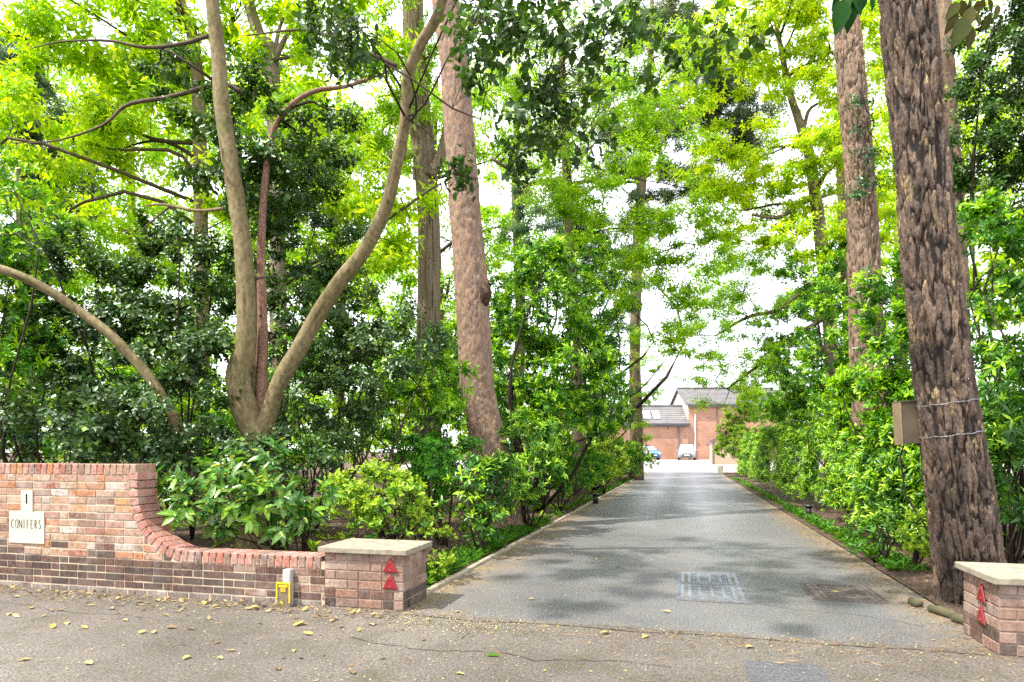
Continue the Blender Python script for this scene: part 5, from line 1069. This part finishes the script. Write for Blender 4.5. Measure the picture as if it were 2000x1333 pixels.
# right, taller house
B = building('brick_house', 'taller brick house with cream gable end at the end of the drive')
x0, x1 = bxy(1344.5, 0, DB+.3)[0], bxy(1540, 0)[0]; ze = bxy(0, 790)[1]; zr = bxy(0, 760, DB+4)[1]; dB = DB + .25
MB().box(((x0+x1)/2, dB + 4, (ze+gb)/2 - .1), (x1-x0, 8, ze-gb+.2)).build('wall', M_FB, B)
MB().prism([(x0-.02, dB-.02, gb-.1), (x0-.02, dB+8, gb-.1), (x0-.02, dB+8, ze), (x0-.02, dB+4, zr-.05), (x0-.02, dB-.02, ze)], (-.05, 0, 0)).build('gable_wall', M_CREAM, B)
slope_roof(B, x0-.25, x1+.2, dB-.35, ze, dB+4, zr, M_TILE, rows=12); slope_roof(B, x0-.25, x1+.2, dB+8.35, ze, dB+4, zr, M_TILE, rows=12)
MB().tube([(x0-.25, dB+4, zr+.1), (x1, dB+4, zr+.1)], [.13, .13], 8).build('ridge_tile', M_TILED, B)
for s in (-.35, 8.35): MB().prism([(x0-.27, dB+s, ze-.12), (x0-.27, dB+4, zr-.12), (x0-.27, dB+4, zr+.1), (x0-.27, dB+s, ze+.1)], (-.06, 0, 0)).build('bargeboard', M_GUT, B)
MB().box(((x0+x1)/2, dB-.43, ze-.05), (x1-x0+.4, .14, .14)).build('gutter', M_GUT, B); MB().box(((x0+x1)/2, dB-.17, ze-.2), (x1-x0, .3, .2)).build('fascia', M_GUT, B)
xd = bxy(1402, 0)[0]; MB().tube([(xd, dB-.1, ze-.1), (xd, dB-.1, gb)], [.05, .05], 8).build('downpipe', M_GUT, B)
xd = bxy(1358.5, 0)[0]; MB().tube([(xd, dB-.1, bxy(0, 809)[1]), (xd, dB-.1, gb)], [.07, .07], 8).build('soil_pipe', M_WHITE, B)
for (pa, pb, py) in ((1378, 1390, 869), (1380, 1389, 816)): q = bxy(pa, py, dB); MB().box(((q[0]+bxy(pb, 0)[0])/2, dB-.01, q[1]), (bxy(pb, 0)[0]-q[0], .03, .08)).build('lintel', M_GUT, B)
# low cream shed at the right
Dg = 52; gq = .30
x0 = bxy(1391, 0, Dg)[0]; pG = C(x0, Dg, 0); z0 = bxy(0, 862, Dg)[1]; z1 = bxy(0, 844, Dg)[1]
Gd = thing('brick_shed', pG, 'low pale shed with a dark sloping roof edge near the far clipped shrub', 'building')
MB().prism([(0, 0, gq-.1), (3.4, 0, gq-.1), (3.4, 0, z0), (1.7, 0, z1), (0, 0, z0)], (0, 6, 0)).build('wall', plain('pale_brick', (.36, .26, .19), .9), Gd)
for a_, b_ in (((-.12, z0-.02), (1.7, z1+.05)), ((1.7, z1+.05), (3.5, z0-.02))):
    MB().prism([(a_[0], -.12, a_[1]), (b_[0], -.12, b_[1]), (b_[0], -.12, b_[1]+.09), (a_[0], -.12, a_[1]+.09)], (0, 6.2, 0)).build('roof', M_TILED, Gd)
MB().tube([(.06, -.06, z0-.02), (.06, -.06, gq)], [.045, .045], 8).build('downpipe', M_GUT, Gd)
MB().box((bxy(1406, 0, 38)[0], 38, .2), (.3, .3, .6)).build('white_post', M_CREAM, thing('gate_post', (0, 0, 0), 'short pale post where the drive meets the car park on the right', 'post', None, TH))

# ------------------------------------------------------------------ cars
def car(label, loc, rz, body_col, L=4.5, Wd=1.82, H=1.68, kind='mpv', lamp='front'):
    t = thing('parked_car', loc, label, 'car', 'cars parked at the end of the drive', rz)
    paint = plain('car_paint_' + kind + lamp, body_col, .28, .3, var=.03, spec=.7); hw = Wd/2
    glass = plain('car_glass', (.35, .40, .46), .08, var=.02, spec=1.0) if 'car_glass' not in bpy.data.materials else bpy.data.materials['car_glass']
    # x runs along the car, the front is at -L/2
    st = [(-L/2, .35, .68, .80), (-L/2+.12, .25, .80, .93), (-L/2+.85, .22, .98, .98), (-L/2+1.15, .22, 1.02, 1.0), (0, .22, 1.03, 1.0), (L/2-.5, .22, 1.03, 1.0), (L/2-.08, .25, 1.0, .95), (L/2, .38, .85, .88)]
    m = MB(); n = 8; V = []
    for (x, zb, zt, k) in st:
        w_ = hw*k; V += [(x, -w_*.92, zb), (x, -w_, zb+.15), (x, -w_, zt-.18), (x, -w_*.90, zt), (x, w_*.90, zt), (x, w_, zt-.18), (x, w_, zb+.15), (x, w_*.92, zb)]
    m.v = [Vector(q) for q in V]
    for i in range(len(st)-1):
        for k in range(n): m.f.append((i*n+k, i*n+(k+1)%n, (i+1)*n+(k+1)%n, (i+1)*n+k))
    m.f.append(tuple(range(n))[::-1]); m.f.append(tuple((len(st)-1)*n+k for k in range(n)))
    bd = m.build('body', paint, t, True); bevel(bd, .03, 2)
    xw = -L/2 + 1.0; xr = L/2 - .12; g = MB(); ro = H - .06
    low = [(xw, .86), (xw+.75, .76), (xr-.35, .76), (xr, .84)]
    bt = [(xw, 1.0), (xr, 1.0)]
    top = [(xw+.85, ro), (xr-.35, ro)]
    vb = [(xw, -hw*.86, 1.0), (xr, -hw*.84, 1.0), (xr, hw*.84, 1.0), (xw, hw*.86, 1.0)]; vt = [(xw+.85, -hw*.70, ro), (xr-.3, -hw*.70, ro), (xr-.3, hw*.70, ro), (xw+.85, hw*.70, ro)]
    g.v = [Vector(q) for q in vb + vt]; g.f = [(0, 3, 2, 1), (4, 5, 6, 7), (0, 1, 5, 4), (1, 2, 6, 5), (2, 3, 7, 6), (3, 0, 4, 7)]
    cb = g.build('cabin', paint, t, True); bevel(cb, .07, 3)
    def lerp(a, b, k): return Vector(a)*(1-k) + Vector(b)*k
    def panel(name, a, b, c, d, off, ins=.07, mat=glass):
        a, b, c, d = map(Vector, (a, b, c, d)); ce = (a+b+c+d)/4; nn = (b-a).cross(d-a).normalized()
        if nn.dot(ce - Vector((0, 0, 1.2))) < 0: nn = -nn
        q = [p + (ce-p)*ins*2 + nn*.004 for p in (a, b, c, d)]
        MB().prism(q, nn*off).build(name, mat, t)
    panel('windscreen', vb[0], vb[3], vt[3], vt[0], .01); panel('rear_window', vb[1], vb[2], vt[2], vt[1], .01)
    for s in (0, 3):
        a, b_, c_, d_ = vb[0+s if s else 0], (vb[1] if not s else vb[2]), (vt[1] if not s else vt[2]), (vt[0] if not s else vt[3])
        ks = (0, .36, .68, 1)
        for i in range(3): panel('side_window', lerp(a, b_, ks[i]), lerp(a, b_, ks[i+1]), lerp(d_, c_, ks[i+1]), lerp(d_, c_, ks[i]), .01, .05)
    for sx in (-L/2+.85, L/2-.85):
        for sy in (-1, 1):
            wh = MB().tube([(sx, sy*(hw-.2), .32), (sx, sy*(hw-.02), .32)], [.32, .32], 20).build('wheel', M_BLACK, t, True)
            MB().tube([(sx, sy*(hw-.04), .32), (sx, sy*(hw+.0), .32)], [.21, .19], 14).build('rim', M_SCREW, wh, True)
    for sy in (-1, 1):
        bevel(MB().box((-L/2+.11, sy*(hw-.30), .72), (.16, .36, .15)).build('headlight', plain('lamp_glass', (.75, .78, .8), .1, spec=1) if 'lamp_glass' not in bpy.data.materials else bpy.data.materials['lamp_glass'], t), .03, 2)
        bevel(MB().box((L/2-.03, sy*(hw-.18), .90), (.10, .16, .30)).build('tail_light', M_RED, t), .02, 2)
        bevel(MB().box((xw+.35, sy*(hw+.09), 1.02), (.12, .2, .13)).build('mirror', paint, t), .03, 2)
    MB().box((-L/2-.0, 0, .62), (.06, .80, .10)).build('grille', M_BLACK, t); MB().box((-L/2+.0, 0, .42), (.06, 1.1, .13)).build('air_intake', M_BLACK, t)
    MB().box((-L/2-.035, 0, .50), (.02, .52, .11)).build('number_plate', M_WHITE, t)
    MB().box((L/2+.01, 0, .60), (.02, .52, .11)).build('number_plate', M_YEL, t)
    return t
q = C((1341-1000)/F*69, 69, gz(69) + .01)
car('white people carrier parked facing the drive in front of the taller house', q, TH + math.radians(90 - 14), (.26, .28, .30), kind='mpv')
q = C((1263-1000)/F*69.5, 69.5, gz(69) + .01)
car('blue car parked facing the drive, half hidden beside the far pine trunk', q, TH + math.radians(90 + 10), (.10, .22, .42), 4.2, 1.74, 1.5, kind='hatch')
q = C((1249-1000)/F*64, 64, gz(64) + .01)
car('silver car with red tail light at the far end of the left hedge', q, TH + math.radians(-90 - 8), (.55, .57, .6), 4.3, 1.76, 1.46, kind='saloon')

for me in bpy.data.meshes: me.validate() if False else None
print('leaves', NL[0], 'tris', sum(len(o.data.polygons) for o in bpy.data.objects if o.type == 'MESH'), 'objects', len(bpy.data.objects))
